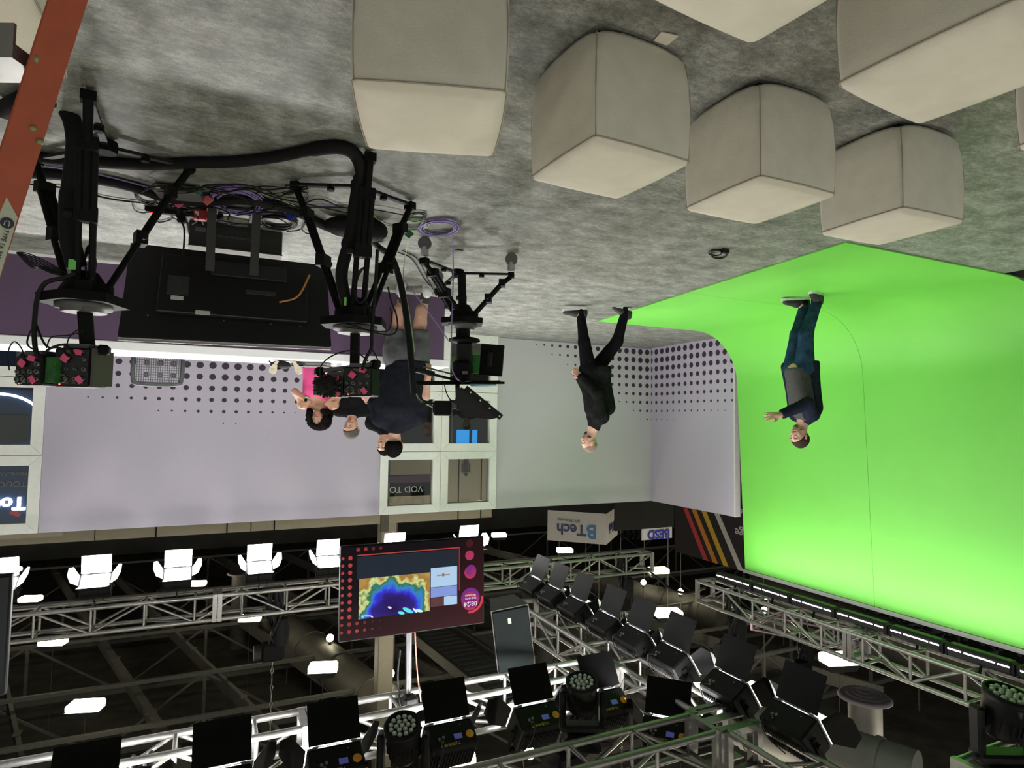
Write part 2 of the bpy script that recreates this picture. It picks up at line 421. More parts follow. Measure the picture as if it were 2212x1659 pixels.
# ================================================================== LIGHTING TRUSSES
def lighting_truss(p0, p1, label, w=.30, bay=.55, mat=ALU, r=.027, joints=None):
    p0, p1 = Vector(p0), Vector(p1); d = p1 - p0; L = d.length; d = d / L
    side = Vector((0, 0, 1)).cross(d).normalized(); up = d.cross(side)
    rot = Matrix((d, side, up)).transposed()
    t = thing('lighting_truss', label, 'truss', p0 - Vector((0, 0, w / 2)), rot=rot, group='aluminium lighting trusses of the studio grid')
    h = w / 2
    ch = MB().cyl((0, 0, 0), (L, 0, 0), r, n=10).mesh('chord', mat)
    for sy in (-h, h):
        for z in (0, w): inst('chord', ch, t, Matrix.Translation((0, sy, z)))
    n = max(1, round(L / bay)); b = L / n
    q = r * .56
    ver = MB().cyl((0, 0, 0), (0, 0, w), q, n=6).mesh('brace', mat)
    dia = MB().cyl((0, 0, 0), (b, 0, w), q, n=6).mesh('brace', mat)
    did = MB().cyl((0, 0, w), (b, 0, 0), q, n=6).mesh('brace', mat)
    cro = MB().cyl((0, -h, 0), (0, h, 0), q, n=6).mesh('cross_brace', mat)
    crd = MB().cyl((0, -h, 0), (b, h, 0), q, n=6).mesh('cross_brace', mat)
    for i in range(n + 1):
        for sy in (-h, h):
            inst('brace', ver, t, Matrix.Translation((i * b, sy, 0)))
            if i < n: inst('brace', dia if i % 2 else did, t, Matrix.Translation((i * b, sy, 0)))
        inst('cross_brace', cro, t, Matrix.Translation((i * b, 0, 0)))
        inst('cross_brace', cro, t, Matrix.Translation((i * b, 0, w)))
        if i < n and i % 2: inst('cross_brace', crd, t, Matrix.Translation((i * b, 0, w)))
    fr = MB()
    for sy in (-h, h): fr.box((0, sy, h), (.05, .05, w + .05))
    for z in (0, w): fr.box((0, 0, z), (.05, w, .05))
    fm = fr.mesh('end_frame', mat)
    xs = [0.0, L]
    k = 1
    while k * 2.5 < L - .8: xs += [k * 2.5 - .03, k * 2.5 + .03]; k += 1
    for x in xs: inst('end_frame', fm, t, Matrix.Translation((x, 0, 0)))
    return t
TZ = 3.90
lighting_truss((2.35, 9.25, TZ), (-7.15, 9.25, TZ), 'long silver lighting truss above the dotted lavender back wall')
lighting_truss((-6.90, 7.50, TZ + .07), (-6.90, 1.6, TZ + .07), 'silver lighting truss running along the top of the green screen')
lighting_truss((-3.75, 7.35, TZ), (-3.75, 4.05, TZ), 'silver lighting truss behind the receding row of black panel lights')
lighting_truss((1.75, 5.17, TZ), (-3.57, 5.17, TZ), 'silver lighting truss above the hanging television')
lighting_truss((-3.52, 3.86, TZ), (1.5, 3.86, TZ), 'silver lighting truss crossing nearest the camera, edges lit green')
lighting_truss((-3.75, 3.67, TZ), (-3.75, 1.3, TZ), 'short silver lighting truss running from the corner block towards the camera')
_q = atz(2065, 1645, 3.75)
lighting_truss((_q.x, _q.y - .15, TZ), (_q.x - 2.0, _q.y - .15, TZ), 'green-lit truss end beside the moving head over the green screen')
lighting_truss(dep(1632, 1338, 13.2), dep(1850, 1382, 11.6), 'far mauve-lit truss hanging behind the green screen truss', w=.32, mat=M('truss_mauve_lit', (.46, .38, .44), .35, .7))  # mauve light on this truss is put into its metal colour
# corner block where the trusses meet
cb = thing('truss_corner_block', 'square green-lit truss corner block joining three trusses', 'truss', (-3.70, 3.86, 3.72))
for x in (-3.88, -3.56):
    for y in (3.70, 4.02): part('post', MB().box((x, y, TZ), (.06, .06, .36)), ALU, cb, True)
for z in (3.74, 4.06):
    for y in (3.70, 3.86, 4.02): part('plate', MB().box((-3.72, y, z), (.36, .09, .012)), ALU, cb, True)

# ================================================================== PANEL LIGHTS WITH BARN DOORS
DOOR_IN = M('barn_door_inner_white', (.62, .64, .62), .5, 0, .05)
def glow(name, col, s): return M(name, (.8, .8, .8) if s > 3 else (.006, .006, .006), .5, 0, .02, emit=col, estr=s, spec=.5 if s > 3 else .04)
PAN_L = glow('panel_diffuser_lit', (1, .99, .97), 14)
ORANGE = M('orange_sticker', (.80, .33, .02), .6, 0, .05)
BLUE_D = M('blue_display', (.06, .06, .22), .3, 0, .1, emit=(.10, .12, .45), estr=.25)
YELL = M('yellow_lettering', (.55, .40, .04), .6)
def aim(f_h, tilt):
    fh = Vector(f_h).normalized(); f = fh * math.cos(tilt) + Vector((0, 0, -math.sin(tilt)))
    x = f.cross(Vector((0, 0, 1))).normalized(); z = x.cross(f)
    return Matrix((x, f, z)).transposed()
_pm = {}
def panel_meshes():
    W, D, Hh = .46, .24, .32
    b = MB().bbox((0, -D / 2, 0), (W, D, Hh), .015)
    _pm['housing'] = b.mesh('housing', BLACKP)
    f = MB()
    for s in (-1, 1): f.box((s * (W / 2 - .012), .008, 0), (.024, .016, Hh)); f.box((0, .008, s * (Hh / 2 - .012)), (W - .048, .016, .024))
    _pm['front_frame'] = f.mesh('front_frame', GREYM)
    _pm['diffuser'] = MB().box((0, .002, 0), (W - .05, .006, Hh - .05)).mesh('diffuser', PAN_L)
    fins = MB()
    for i in range(14): fins.box((-.195 + i * .03, -D - .010, .02), (.006, .02, Hh * .6))
    _pm['heat_sink'] = fins.mesh('heat_sink', DARK)
    for nm, dw, dl in (('door', W - .02, .34),):
        a = MB().box((0, dl / 2 + .012, 0), (dw, dl, .003)); _pm['door'] = a.mesh('barn_door', BLACK)
        a = MB().box((0, dl / 2 + .012, .0032), (dw - .01, dl - .01, .0022)); _pm['liner'] = a.mesh('door_liner', DOOR_IN)
        _pm['hinge'] = MB().cyl((-.025, .004, 0), (.025, .004, 0), .006, n=6).mesh('door_hinge', GREYM)
    tri = [(-.13, .012), (.13, .012), (.21, .17), (.10, .26), (-.10, .26), (-.21, .17)]
    _pm['sdoor'] = MB().prism([(x, y, -.0015) for x, y in tri], (0, 0, -.0015), (0, 0, .0015)).mesh('barn_door', BLACK)
    _pm['sliner'] = MB().prism([(x * .96, .012 + (y - .012) * .97, .002) for x, y in tri], (0, 0, .002), (0, 0, .004)).mesh('door_liner', DOOR_IN)
    st = MB(); st.lathe((-.165, -.15, -Hh / 2 - .002), [(.001, -.002), (.038, -.002), (.038, .001), (.001, .001)], 16); _pm['sticker'] = st.mesh('sticker', ORANGE)
    _pm['display'] = MB().box((-.05, -.15, -Hh / 2 - .002), (.075, .05, .005)).mesh('display', BLUE_D)
    _pm['logo'] = text_mb('LITEPANELS', .035, face_frame((.04, -.215, -Hh / 2 - .002), (1, 0, 0), (0, 1, 0)), .003).mesh('lettering', YELL)
    _pm['socket'] = MB().lathe((0, 0, -Hh / 2 - .006), [(.014, -.006), (.016, .006)], 10).mesh('socket', GREYM)
    _pm['screw'] = MB().cyl((-.10, -.045, -Hh / 2 - .003), (-.10, -.045, -Hh / 2 + .003), .007, n=8).mesh('screw', GREYM)
    _pm['gap'] = MB().box((0, .006, -Hh / 2 - .0015), (W * .62, .005, .003)).mesh('light_leak_strip', glow('light_leak_glow', (.9, .93, 1), 2.2))  # glowing strip imitates panel light leaking through the hinge gap
    yk = MB(); yk.box((-W / 2 - .015, -D * .55, .10), (.01, .05, .34)); yk.box((W / 2 + .015, -D * .55, .10), (.01, .05, .34)); yk.box((0, -D * .55, .27), (W + .04, .05, .012))
    _pm['yoke'] = yk.mesh('yoke', BLACK)
    _pm['knob'] = MB().cyl((0, -D * .55, 0), (.03, -D * .55, 0), .022, n=10).mesh('knob', BLACKP)
    _pm['cord'] = MB().tube([(.11, -.18, -.17), (.13, -.26, -.22), (.15, -.30, -.05), (.14, -.22, .25)], .006, 6).mesh('power_cord', CABLE)
panel_meshes()
def panel_light(loc, f_h, tilt, power, label, group, door=(38, 38, 42, 42), clamp_to=None, size=1.0, spread=math.pi, plain=False):
    t = thing('panel_light', label, 'studio light', loc, rot=aim(f_h, tilt) * (.84 * size), group=group)
    W, D, Hh = .46, .24, .32; I = Matrix.Identity(4)
    for k in ('housing', 'front_frame', 'heat_sink', 'diffuser', 'sticker', 'display', 'logo', 'screw', 'yoke', 'cord'):
        if plain and k in ('sticker', 'display', 'logo'): continue
        inst(_pm[k].name.split('.')[0], _pm[k], t, I)
    inst('light_leak_strip', _pm['gap'], t, I)
    for x, y in ((.09, -.14), (.13, -.15), (.11, -.18)): inst('socket', _pm['socket'], t, Matrix.Translation((x, y, 0)))
    for s in (-1, 1): inst('knob', _pm['knob'], t, Matrix.Translation((s * (W / 2 + .02) - (.03 if s < 0 else 0), 0, 0)))
    up, dn, le, ri = (math.radians(a) for a in door)
    def door4(pos, roll, ang, side):
        m4 = Matrix.Translation(pos) @ Matrix.Rotation(roll, 4, 'Y') @ Matrix.Rotation(-ang, 4, 'X')
        d = inst('barn_door', _pm['sdoor' if side else 'door'], t, m4)
        inst('door_liner', _pm['sliner' if side else 'liner'], d, I)
        if not side:
            for sx in (-.16, .16): inst('door_hinge', _pm['hinge'], d, Matrix.Translation((sx, 0, 0)))
    # roll turns the hinge edge: 0 = bottom edge (liner faces +z, inwards)
    door4((0, .014, -Hh / 2), 0, dn, False)
    door4((0, .014, Hh / 2), math.pi, up, False)
    door4((-W / 2, .014, 0), math.pi / 2, le, True)
    door4((W / 2, .014, 0), -math.pi / 2, ri, True)
    if clamp_to is not None:
        top = wm(t).inverted() @ Vector(clamp_to)
        a = Vector((0, -D * .55, .27)); cl = MB().cyl(a, top, .012, n=8); cl.cyl(top + Vector((-.02, 0, 0)), top + Vector((.02, 0, 0)), .035, n=10)
        part('clamp', cl, BLACK, t)
    if power: lamp('lamp', t, (W - .07, Hh - .07), power, Matrix.Translation((0, .012, 0)) @ Matrix.Rotation(math.radians(90), 4, 'X'), spread=spread)
    return t
GB = 'bright panel lights under the back truss'
names = ['second', 'third', 'fourth', 'fifth', 'sixth']
LT1 = ['lit white panel light at the frame edge beside the black strip', 'lit white panel light with wide doors, next to the one at the frame edge', 'lit white panel light right of the hanging cable bundle', 'lit white panel light just above the far end of the cable bundle', 'lit white panel light half hidden by the edge of the hanging television', 'lit white panel light peeking out under the middle of the television', 'lit white panel light peeking out under the television corner nearest the green screen']
for i, (x, z) in enumerate(((2.10, 3.36), (1.19, 3.40), (.32, 3.40), (-.635, 3.40), (-1.52, 3.40), (-2.46, 3.37), (-3.62, 3.33))):
    panel_light((x, 9.0, z), (.02 * (i - 3), -1, 0), math.radians(64), P_BACK, LT1[i], GB, door=(56, 10, 36, 36), clamp_to=(x, 9.13, 3.74), size=.84)
GF = 'black panel lights on the front truss, seen from behind'
LT4 = ['black panel light seen from behind, nearest the frame corner', 'black panel light seen from behind with a plain black flap, second from the frame corner', 'black panel light seen from behind with orange sticker, beside the round moving head', 'black panel light seen from behind under the pole of the hanging television', 'black panel light seen from behind with orange sticker, beside the loudspeaker', 'green-tinged black panel light seen from behind the small moving head']
for i, x in enumerate((.64, -.145, -.89, -1.755, -2.52, -3.20)):
    panel_light((x, 4.82, 3.90), (.0, 1, 0), math.radians(31), P_FRONT, LT4[i], GF, door=(20, 30, 50, 50), clamp_to=(x, 5.03, 4.08))
panel_light((-3.55, 4.30, 3.98), (-.75, .66, 0), math.radians(36), P_FRONT, 'green-lit panel light turned towards the screen at the truss corner', GF, door=(20, 30, 55, 55), clamp_to=(-3.62, 4.2, 4.05))
GG = 'row of panel lights aimed at the green screen'
LT3 = ['farthest panel light of the row aimed at the green screen', 'second panel light from the far end of the green screen row', 'third panel light from the far end of the green screen row', 'fourth panel light from the far end of the green screen row', 'fifth panel light from the far end, dark flap below a hall lamp', 'sixth panel light of the green screen row, beside the green-lit corner light', 'panel light of the green screen row with a bright white door edge', 'nearest and largest panel light of the green screen row']
for i, y in enumerate((7.54, 7.04, 6.48, 5.84, 5.33, 4.76, 4.05, 3.40)):
    panel_light((-4.06, y, 3.64), (-1, .0, 0), math.radians(33), P_GREEN, LT3[i], GG, door=(25, 34, 50, 50), clamp_to=(-3.92, y, 3.78), plain=True)

# ================================================================== LED BATTENS ABOVE THE SCREEN
BAT_L = glow('batten_slit_lit', (1, 1, 1), 12)
def batten(y0, y1, label):
    L = abs(y1 - y0); t = thing('led_batten', label, 'studio light', (-6.98, (y0 + y1) / 2, 3.66), group='LED battens along the screen truss')
    part('housing', MB().bbox((0, 0, .05), (.13, L, .13), .025), DARK, t)
    for k, (a, b) in enumerate(((-.46, -.30), (-.26, .20), (.25, .46))): part('lit_slit', MB().box((.066, (a + b) / 2 * L, .035), (.005, (b - a) * L, .012)), BAT_L, t)
    part('diffuser', MB().box((-.067, 0, .04), (.006, L * .94, .05)), BAT_L, t)
    for s in (-1, 1): part('end_cap', MB().box((0, s * L / 2, .06), (.105, .02, .108)), BLACKP, t)
    part('bracket', MB().bar((0, 0, .10), (.05, 0, .28), .03, .012), BLACK, t)
    lamp('lamp', t, (.06, L * .9), P_BATTEN, Matrix.Translation((-.073, 0, .03)) @ Matrix.Rotation(math.radians(32), 4, 'Y'), spread=math.radians(125))
for i, (a, b) in enumerate(((7.30, 6.62), (6.58, 5.98), (5.94, 5.32), (5.28, 4.66), (4.62, 4.06), (4.02, 3.42), (3.38, 2.7))):
    batten(a, b, ['LED batten at the far top corner of the green screen', 'second LED batten from the far corner of the green screen', 'third LED batten from the far corner of the green screen', 'LED batten above the seam of the green screen', 'LED batten with one long unbroken bright slit', 'LED batten above the upper edge of the green wall near the frame edge', 'LED batten cut off by the frame edge above the green wall'][i])

# ================================================================== MOVING HEADS
LENS = M('lens_glass', (.55, .60, .56), .12, .3, .1)
def moving_head(loc, tiltdir, tilt, s, label):
    t = thing('moving_head', label, 'stage light', loc, rotz=TH, group='moving head wash lights')
    ax_ = Vector((math.sin(tilt) * tiltdir[0], math.sin(tilt) * tiltdir[1], -math.cos(tilt)))
    h = part('head', MB().lathe((0, 0, 0), [(.085 * s, -.13 * s), (.12 * s, -.10 * s), (.125 * s, .10 * s), (.135 * s, .11 * s), (.135 * s, .15 * s), (.118 * s, .15 * s), (.112 * s, .135 * s), (.001, .135 * s)], 28, ax_), BLACKP, t)
    x, y, z = frame_z(ax_)
    for ring, (n, r) in enumerate(((1, 0), (6, .042), (12, .084))):
        for k in range(n):
            a = 2 * math.pi * k / n + ring * .3; c = z * (.137 * s) + (x * math.cos(a) + y * math.sin(a)) * (r * s)
            part('lens', MB().ball(c, .019 * s, 10, 6), LENS, h)
    fins = MB()
    for k in range(24):
        a = 2 * math.pi * k / 24; c = z * (-.03 * s) + (x * math.cos(a) + y * math.sin(a)) * (.124 * s)
        fins.cyl(c - z * .035 * s, c + z * .035 * s, .005 * s, n=5)
    f = part('cooling_rib', fins, BLACK, h); f['kind'] = 'stuff'
    for sx in (-1, 1): part('yoke_arm', MB().bbox((sx * .165 * s, 0, .09 * s), (.05 * s, .10 * s, .30 * s), .015 * s), BLACKP, t)
    part('yoke_bridge', MB().bbox((0, 0, .245 * s), (.38 * s, .13 * s, .06 * s), .015 * s), DARK, t)
    part('base', MB().bbox((0, 0, .35 * s), (.30 * s, .22 * s, .13 * s), .02 * s), BLACKP, t)
    part('clamp', MB().cyl((0, 0, .41 * s), (0, 0, .50 * s), .02 * s), BLACK, t)
    part('power_cord', MB().tube([(-.15 * s, 0, .36 * s), (-.24 * s, 0, .38 * s), (-.2 * s, .05, .52 * s)], .006), CABLE, t)
moving_head(dep(872, 1600, 4.75), (.1, -.9), math.radians(22), 1.0, 'round black moving head with white lenses on the front truss')
moving_head(dep(1258, 1505, 4.95), (.25, -.8), math.radians(18), .92, 'smaller moving head with pale green lenses near the truss corner')
moving_head(dep(2168, 1545, 4.6), (-.3, -.5), math.radians(20), 1.15, 'moving head with green reflections at the frame corner')
# ================================================================== HALL ROOF
STEEL = M('roof_steel_grey', (.20, .20, .195), .7, .0, .15, spec=.2)
DECK = M('roof_deck_dark', (.10, .098, .090), .9, 0, .3, 1.5)
struct('ceiling', MB().box((-5, 27, 11.3), (80, 62, .2)), DECK)
HW = M('hall_wall_grey', (.30, .295, .28), .9, 0, .2, .6)
struct('wall_hall_far', MB().box((-5, 52, 5.5), (80, .3, 11.4)), HW)
struct('wall_hall_left', MB().box((-42, 27, 5.5), (.3, 50, 11.4)), HW)
struct('wall_hall_right', MB().box((32, 27, 5.5), (.3, 50, 11.4)), HW)
SK = Vector((.295, 1, 0))                                   # the roof bays run a little askew to the studio
def girder(y, x0, x1, zb, zt, label):
    t = thing('roof_girder', label, 'roof beam', ((x0 + x1) / 2, y, zb), group='steel roof girders of the hall')
    part('bottom_chord', MB().box(((x0 + x1) / 2, y, zb), (x1 - x0, .11, .10)), STEEL, t, True)
    part('top_chord', MB().box(((x0 + x1) / 2, y, zt), (x1 - x0, .16, .14)), STEEL, t, True)
    n = int((x1 - x0) / 2.6)
    for i in range(n):
        a = x0 + (x1 - x0) * i / n; b = x0 + (x1 - x0) * (i + 1) / n
        part('web_member', MB().bar((a, y, zb if i % 2 else zt), (b, y, zt if i % 2 else zb), 0.06, .06), STEEL, t, True)
        if i % 2 == 0: part('web_post', MB().bar((b, y, zb), (b, y, zt), .09, .09), STEEL, t, True)
GL = ['nearest grey roof girder crossing above the lighting trusses', 'second grey roof girder counted from the camera', 'third grey roof girder counted from the camera', 'fourth grey roof girder counted from the camera', 'fifth grey roof girder counted from the camera', 'farthest grey roof girder above the back wall']
for i, y in enumerate((15.4, 18.0, 21.0, 25.5, 31.0, 38.0)): girder(y, -34 if i else -30, 26, 9.0, 10.8, GL[i])
def joist(x17, label, w=.13, z=9.25, ya=12.5, yb=40):
    f = lambda y: (x17 + (y - 17.3) * .295, y, z)
    t = thing('roof_joist', label, 'roof beam', f(26), group='slanting roof joists of the hall')
    part('flange', MB().bar(f(ya), f(yb), w, .05), STEEL, t, True)
    part('web', MB().bar((f(ya)[0], ya, z + .2), (f(yb)[0], yb, z + .2), .03, .4), STEEL, t, True)
    for k in range(6):
        y = ya + (yb - ya) * (k + .5) / 6; part('splice_plate', MB().box((f(y)[0], y, z - .03), (w + .06, .3, .02)), STEEL, t, True)
JX = (6.2, 3.4, .55, -1.7, -4.2, -7.2, -10.4, -13.6, -17.0, -21.0)
for i, x in enumerate(JX): joist(x, 'slanting grey roof joist, %s from the frame edge by the ladder' % ('first', 'second', 'third', 'fourth', 'fifth', 'sixth', 'seventh', 'eighth', 'ninth', 'tenth')[i], .20 if i == 2 else .10)
# ducts and round diffusers
DUCT = M('duct_grey', (.17, .165, .155), .6, .2, .12, 4)
def duct(a, b, r, label, n=4):
    a, b = Vector(a), Vector(b); t = thing('air_duct', label, 'duct', (a + b) / 2)
    part('pipe', MB().cyl(a, b, r, n=20), DUCT, t, True)
    for k in range(n):
        p = a.lerp(b, (k + .5) / n); part('hanger_strap', MB().box((p.x, p.y, (p.z + 11.22) / 2), (.04, .04, 11.22 - p.z)), STEEL, t, True); d = (b - a).normalized() * .04; part('seam_ring', MB().cyl(p - d, p + d, r + .025, n=20), DUCT, t, True)
duct(atz(600, 1345, 9.3), atz(850, 1545, 9.3), .60, 'fat grey air duct slanting behind the bright panel lights')
duct(atz(1270, 1262, 9.4), atz(1560, 1330, 9.4), .62, 'fat grey air duct beyond the row of green screen lights')
duct((-23.5, 22, 9.2), (-21.6, 9, 9.2), .75, 'fat grey air duct above the green screen truss')
duct(atz(1560, 1540, 6.0), atz(1980, 1690, 6.0), .38, 'grey air duct passing behind the nearest panel light', 3)
DIFF = M('diffuser_mauve', (.34, .29, .35), .6, 0, .05)
def diffuser(c, r, hgt, label):
    c = Vector(c); t = thing('air_diffuser', label, 'air vent', c)
    part('drop_duct', MB().cyl(c + Vector((0, 0, .05)), c + Vector((0, 0, hgt)), r * .62, n=20), DUCT, t, True)
    for k, q in enumerate((1.0, .74, .5, .26)):
        part('ring', MB().lathe(c + Vector((0, 0, -.02 * k)), [(r * q, .05), (r * q * 1.0, .03), (r * (q - .16), -.03), (r * (q - .16), -.01)], 28), DIFF, t, True)
diffuser(dep(1868, 1502, 12), .46, 4.2, 'large mauve round air diffuser beside the nearest panel light')
diffuser(dep(1178, 1288, 20), .42, 3.6, 'grey round air diffuser above the far end of the truss')
diffuser(dep(519, 1236, 26), .5, 3.0, 'small round air diffuser beside a bright panel light')
rb = thing('ribbed_ceiling_panel', 'pale ribbed ceiling panel between two beams behind the loudspeaker', 'ceiling panel', (-6.6, 16.6, 8.2))
for k in range(22):
    y = 13.4 + k * .34; x = -6.9 + (y - 16.5) * .1; part('rib', MB().box((x, y, 8.25), (1.25, .17, .05)), M('ribbed_sheet', (.30, .31, .33), .5, .4), rb, True)
for s in (-1, 1): part('side_beam', MB().bar((-6.9 - .31 + s * .72, 13.2, 8.2), (-6.9 + .44 + s * .72, 21.0, 8.2), .12, .3), STEEL, rb, True)

# ================================================================== HIGH BAY LAMPS (a regular grid, 5.2 m apart)
BAY_L = glow('bay_lens_warm', (1, .87, .58), 24)
_bay = {}
def bay_meshes():
    _bay['housing'] = MB().box((0, 0, .10), (.62, .34, .12), None, (.8, .8)).mesh('housing', GREYM)
    _bay['lens'] = MB().bbox((0, 0, -.03), (.60, .36, .14), .03).mesh('lens', BAY_L)
    _bay['hanger'] = MB().cyl((0, 0, .16), (0, 0, 2.6), .006, n=5).mesh('hanger', STEEL)
bay_meshes()
def bay(p, label, s=1.0, lit=True, rz=0.3, z_hang=1.0):
    t = thing('high_bay_lamp', label, 'ceiling lamp', p, group='warm high bay lamps under the hall roof')
    for k in ('housing', 'lens', 'hanger'):
        h = (11.22 - p[2]) / 2.6 if k == 'hanger' else s
        inst(k, _bay[k], t, Matrix.Rotation(rz, 4, 'Z') @ Matrix.Diagonal((s, s, h, 1)))
    if lit: lamp('lamp', t, (.5 * s, .26 * s), P_BAY * s, Matrix.Translation((0, 0, -.105 * s)), (1, .92, .76))
BL = [((25, 1232), 'high bay lamp touching the lit panel light at the frame edge', .9), ((66, 1295), 'high bay lamp left of the truss end by the black strip', .9), ((115, 1388), 'high bay lamp above the truss near the frame edge by the ladder side', .9), ((185, 1527), 'large square-looking high bay lamp in the corner above the ladder', .95),
      ((425, 1262), 'high bay lamp between two bright panel lights over the truss', .9), ((540, 1337), 'high bay lamp beside the hanging cable bundle', .9), ((698, 1444), 'high bay lamp in front of the fat slanting duct', 1.),
      ((1078, 1157), 'farthest high bay lamp beside the hanging white sign', 1.15), ((1220, 1190), 'high bay lamp just above the hanging white sign', 1.1), ((1422, 1234), 'high bay lamp by the end of the back truss', 1.2), ((1443, 1326), 'high bay lamp above the fifth green screen light', 1.25),
      ((1508, 1487), 'left lamp of the bright pair behind the green screen row', .75), ((1549, 1498), 'right lamp of the bright pair behind the green screen row', .8), ((1812, 1426), 'widest high bay lamp between the two right-hand trusses', 1.3), ((962, 1624), 'left lamp of the bright pair under the front truss', .8), ((995, 1642), 'right lamp of the bright pair under the front truss', .8)]
for (p, lb, s) in BL:
    q = atz(p[0], p[1], 8.0); bay(q, lb, s * 1.2, lit=True)
# the same grid goes on over and behind the camera
k = 0
for y in (6.9, 1.7, -3.4):
    for x in (-12.0, -6.8, -1.6, 3.6, 8.8):
        k += 1; bay((x - (6.9 - y) * .28, y, 8.0), 'high bay lamp of the hall grid, overhead and out of the picture')
BULB = glow('bulb_warm', (1, .90, .60), 18)
for i, (px, py) in enumerate(((713, 1378), (843, 1455), (1390, 1258), (1470, 1278), (1185, 1367), (1655, 1289), (1651, 1318), (1145, 1627))):
    p = atz(px, py, 8.5); t = thing('pendant_bulb', ['tiny warm bulb below the fat duct', 'tiny warm bulb beside the red exit sign', 'tiny warm bulb left of its twin over the far duct', 'tiny warm bulb right of its twin over the far duct', 'small warm bulb seen through the corner truss', 'warm bulb glowing through the screen truss', 'warm bulb beside the far mauve-lit truss', 'tiny bulb under the truss nearest the camera'][i], 'ceiling lamp', p, group='small warm bulbs under the hall roof')
    part('globe', MB().ball((0, 0, 0), .12, 10, 8), BULB, t); part('socket', MB().cyl((0, 0, .10), (0, 0, .22), .05, n=8), DARK, t); part('wire', MB().cyl((0, 0, .2), (0, 0, 2.72), .008, n=4), CABLE, t)
p = dep(809, 1450, 19); ex = thing('exit_sign', 'small red glowing exit sign under the hall roof', 'sign', p, rotz=TH)
part('box', MB().box((0, 0, 0), (.34, .05, .24)), BLACK, ex)
part('lettering', text_mb('EXIT', .13, face_frame((0, -.03, 0), (1, 0, 0), (0, 0, 1)), .01), glow('exit_red', (1, .03, .05), 3), ex)
part('rod', MB().cyl((0, 0, .1), (0, 0, 3.4), .01, n=5), DARK, ex)

# ================================================================== CHAIN HOISTS AND CABLE PICKS
def hoist(x, y, zt, label, up=11.1, s=1.0, bundle=.5):
    t = thing('chain_hoist', label, 'hoist', (x, y, zt), group='chain hoists holding the trusses')
    part('motor', MB().bbox((0, 0, .55), (.30 * s, .18 * s, .24 * s), .03), BLACK, t)
    part('motor_cap', MB().cyl((.15 * s, 0, .55), (.24 * s, 0, .55), .10 * s, n=14), DARK, t)
    part('chain_bag', MB().lathe((-.10 * s, 0, .12), [(.09 * s, 0), (.12 * s, .1), (.11 * s, .34)], 12), SLEEVE, t)
    part('hook', MB().tube([(0, 0, .42), (.03, 0, .32), (0, 0, .26), (-.03, 0, .32)], .012), GREYM, t)
    ch = MB(); n = int((up - zt - .7) / .11)
    for k in range(n):
        c = Vector((0, 0, .70 + k * .11)); a = Vector((.018, 0, 0)) if k % 2 else Vector((0, .018, 0))
        ch.tube([c + Vector((0, 0, -.05)) , c + a, c + Vector((0, 0, .07)), c - a], .007, 4, True, sub=1)
    o = part('chain', ch, M('chain_steel', (.28, .27, .25), .5, .7), t); o['kind'] = 'stuff'
    bd = MB()
    for k in range(9):
        a = rnd.uniform(0, 6.28); r = rnd.uniform(.03, .10)
        bd.tube([(math.cos(a) * r, math.sin(a) * r, -.25), (math.cos(a) * r * 1.4, math.sin(a) * r * 1.4, 0), (math.cos(a + 1) * r, math.sin(a + 1) * r, bundle * .6), (math.cos(a + 2) * r * .8, math.sin(a + 2) * r * .8, bundle)], .016, 6)
    o = part('cable_bundle', bd, CABLE, t); o['kind'] = 'stuff'
    part('lift_strap', MB().bar((-.15, 0, -.05), (0, 0, .30), .05, .012), BLACK, t); part('lift_strap', MB().bar((.15, 0, -.05), (0, 0, .30), .05, .012), BLACK, t)
hoist(-.86, 9.25, 4.05, 'chain hoist with a thick black cable bundle on the back truss'); hoist(-6.62, 9.25, 4.05, 'chain hoist near the far end of the back truss')
hoist(-6.90, 6.95, 4.12, 'chain hoist on the far end of the screen truss', s=1.1); _m = (dep(1632, 1338, 13.2) + dep(1850, 1382, 11.6)) / 2
hoist(_m.x, _m.y, _m.z + .16, 'dark chain hoist on the far mauve-lit truss', s=1.1)
hoist(-6.90, 3.3, 4.12, 'chain hoist near the frame edge over the screen truss'); hoist(-3.1, 5.17, 4.05, 'chain hoist on the front truss behind the loudspeaker'); hoist(.35, 5.17, 4.05, 'chain hoist on the front truss by the frame corner')
cs = MB().tube([(-7.1, 9.2, 4.02), (-7.3, 8.8, 4.30), (-7.2, 8.2, 4.22), (-6.95, 7.55, 3.95)], .022)
solo('loom_cable', cs, CABLE, 'cable loom arching between the back truss and screen truss', 'cable')

# ================================================================== HANGING TELEVISION, LOUDSPEAKER
def screen_face():
    mt = bpy.data.materials.new('programme_screen'); mt.use_nodes = True; nt = mt.node_tree; b = nt.nodes['Principled BSDF']
    tc = nt.nodes.new('ShaderNodeTexCoord'); sp = nt.nodes.new('ShaderNodeSeparateXYZ'); nt.links.new(tc.outputs['Object'], sp.inputs[0])
    mth = lambda op, a, bb=None: node_math(nt, op, a, bb)
    x, z = sp.outputs[0], sp.outputs[2]
    g = mth('MULTIPLY', mth('ADD', mth('MULTIPLY', x, -.5), mth('ADD', z, .25)), .5)
    rp = nt.nodes.new('ShaderNodeValToRGB'); rp.color_ramp.elements[0].color = (.004, .002, .004, 1); rp.color_ramp.elements[1].color = (.055, .006, .008, 1); rp.color_ramp.elements[1].position = .6
    nt.links.new(g, rp.inputs[0]); b.inputs['Base Color'].default_value = (.004, .004, .004, 1); b.inputs['Roughness'].default_value = .3; b.inputs['Specular IOR Level'].default_value = .04
    nt.links.new(rp.outputs[0], b.inputs['Emission Color']); b.inputs['Emission Strength'].default_value = 1
    return mt
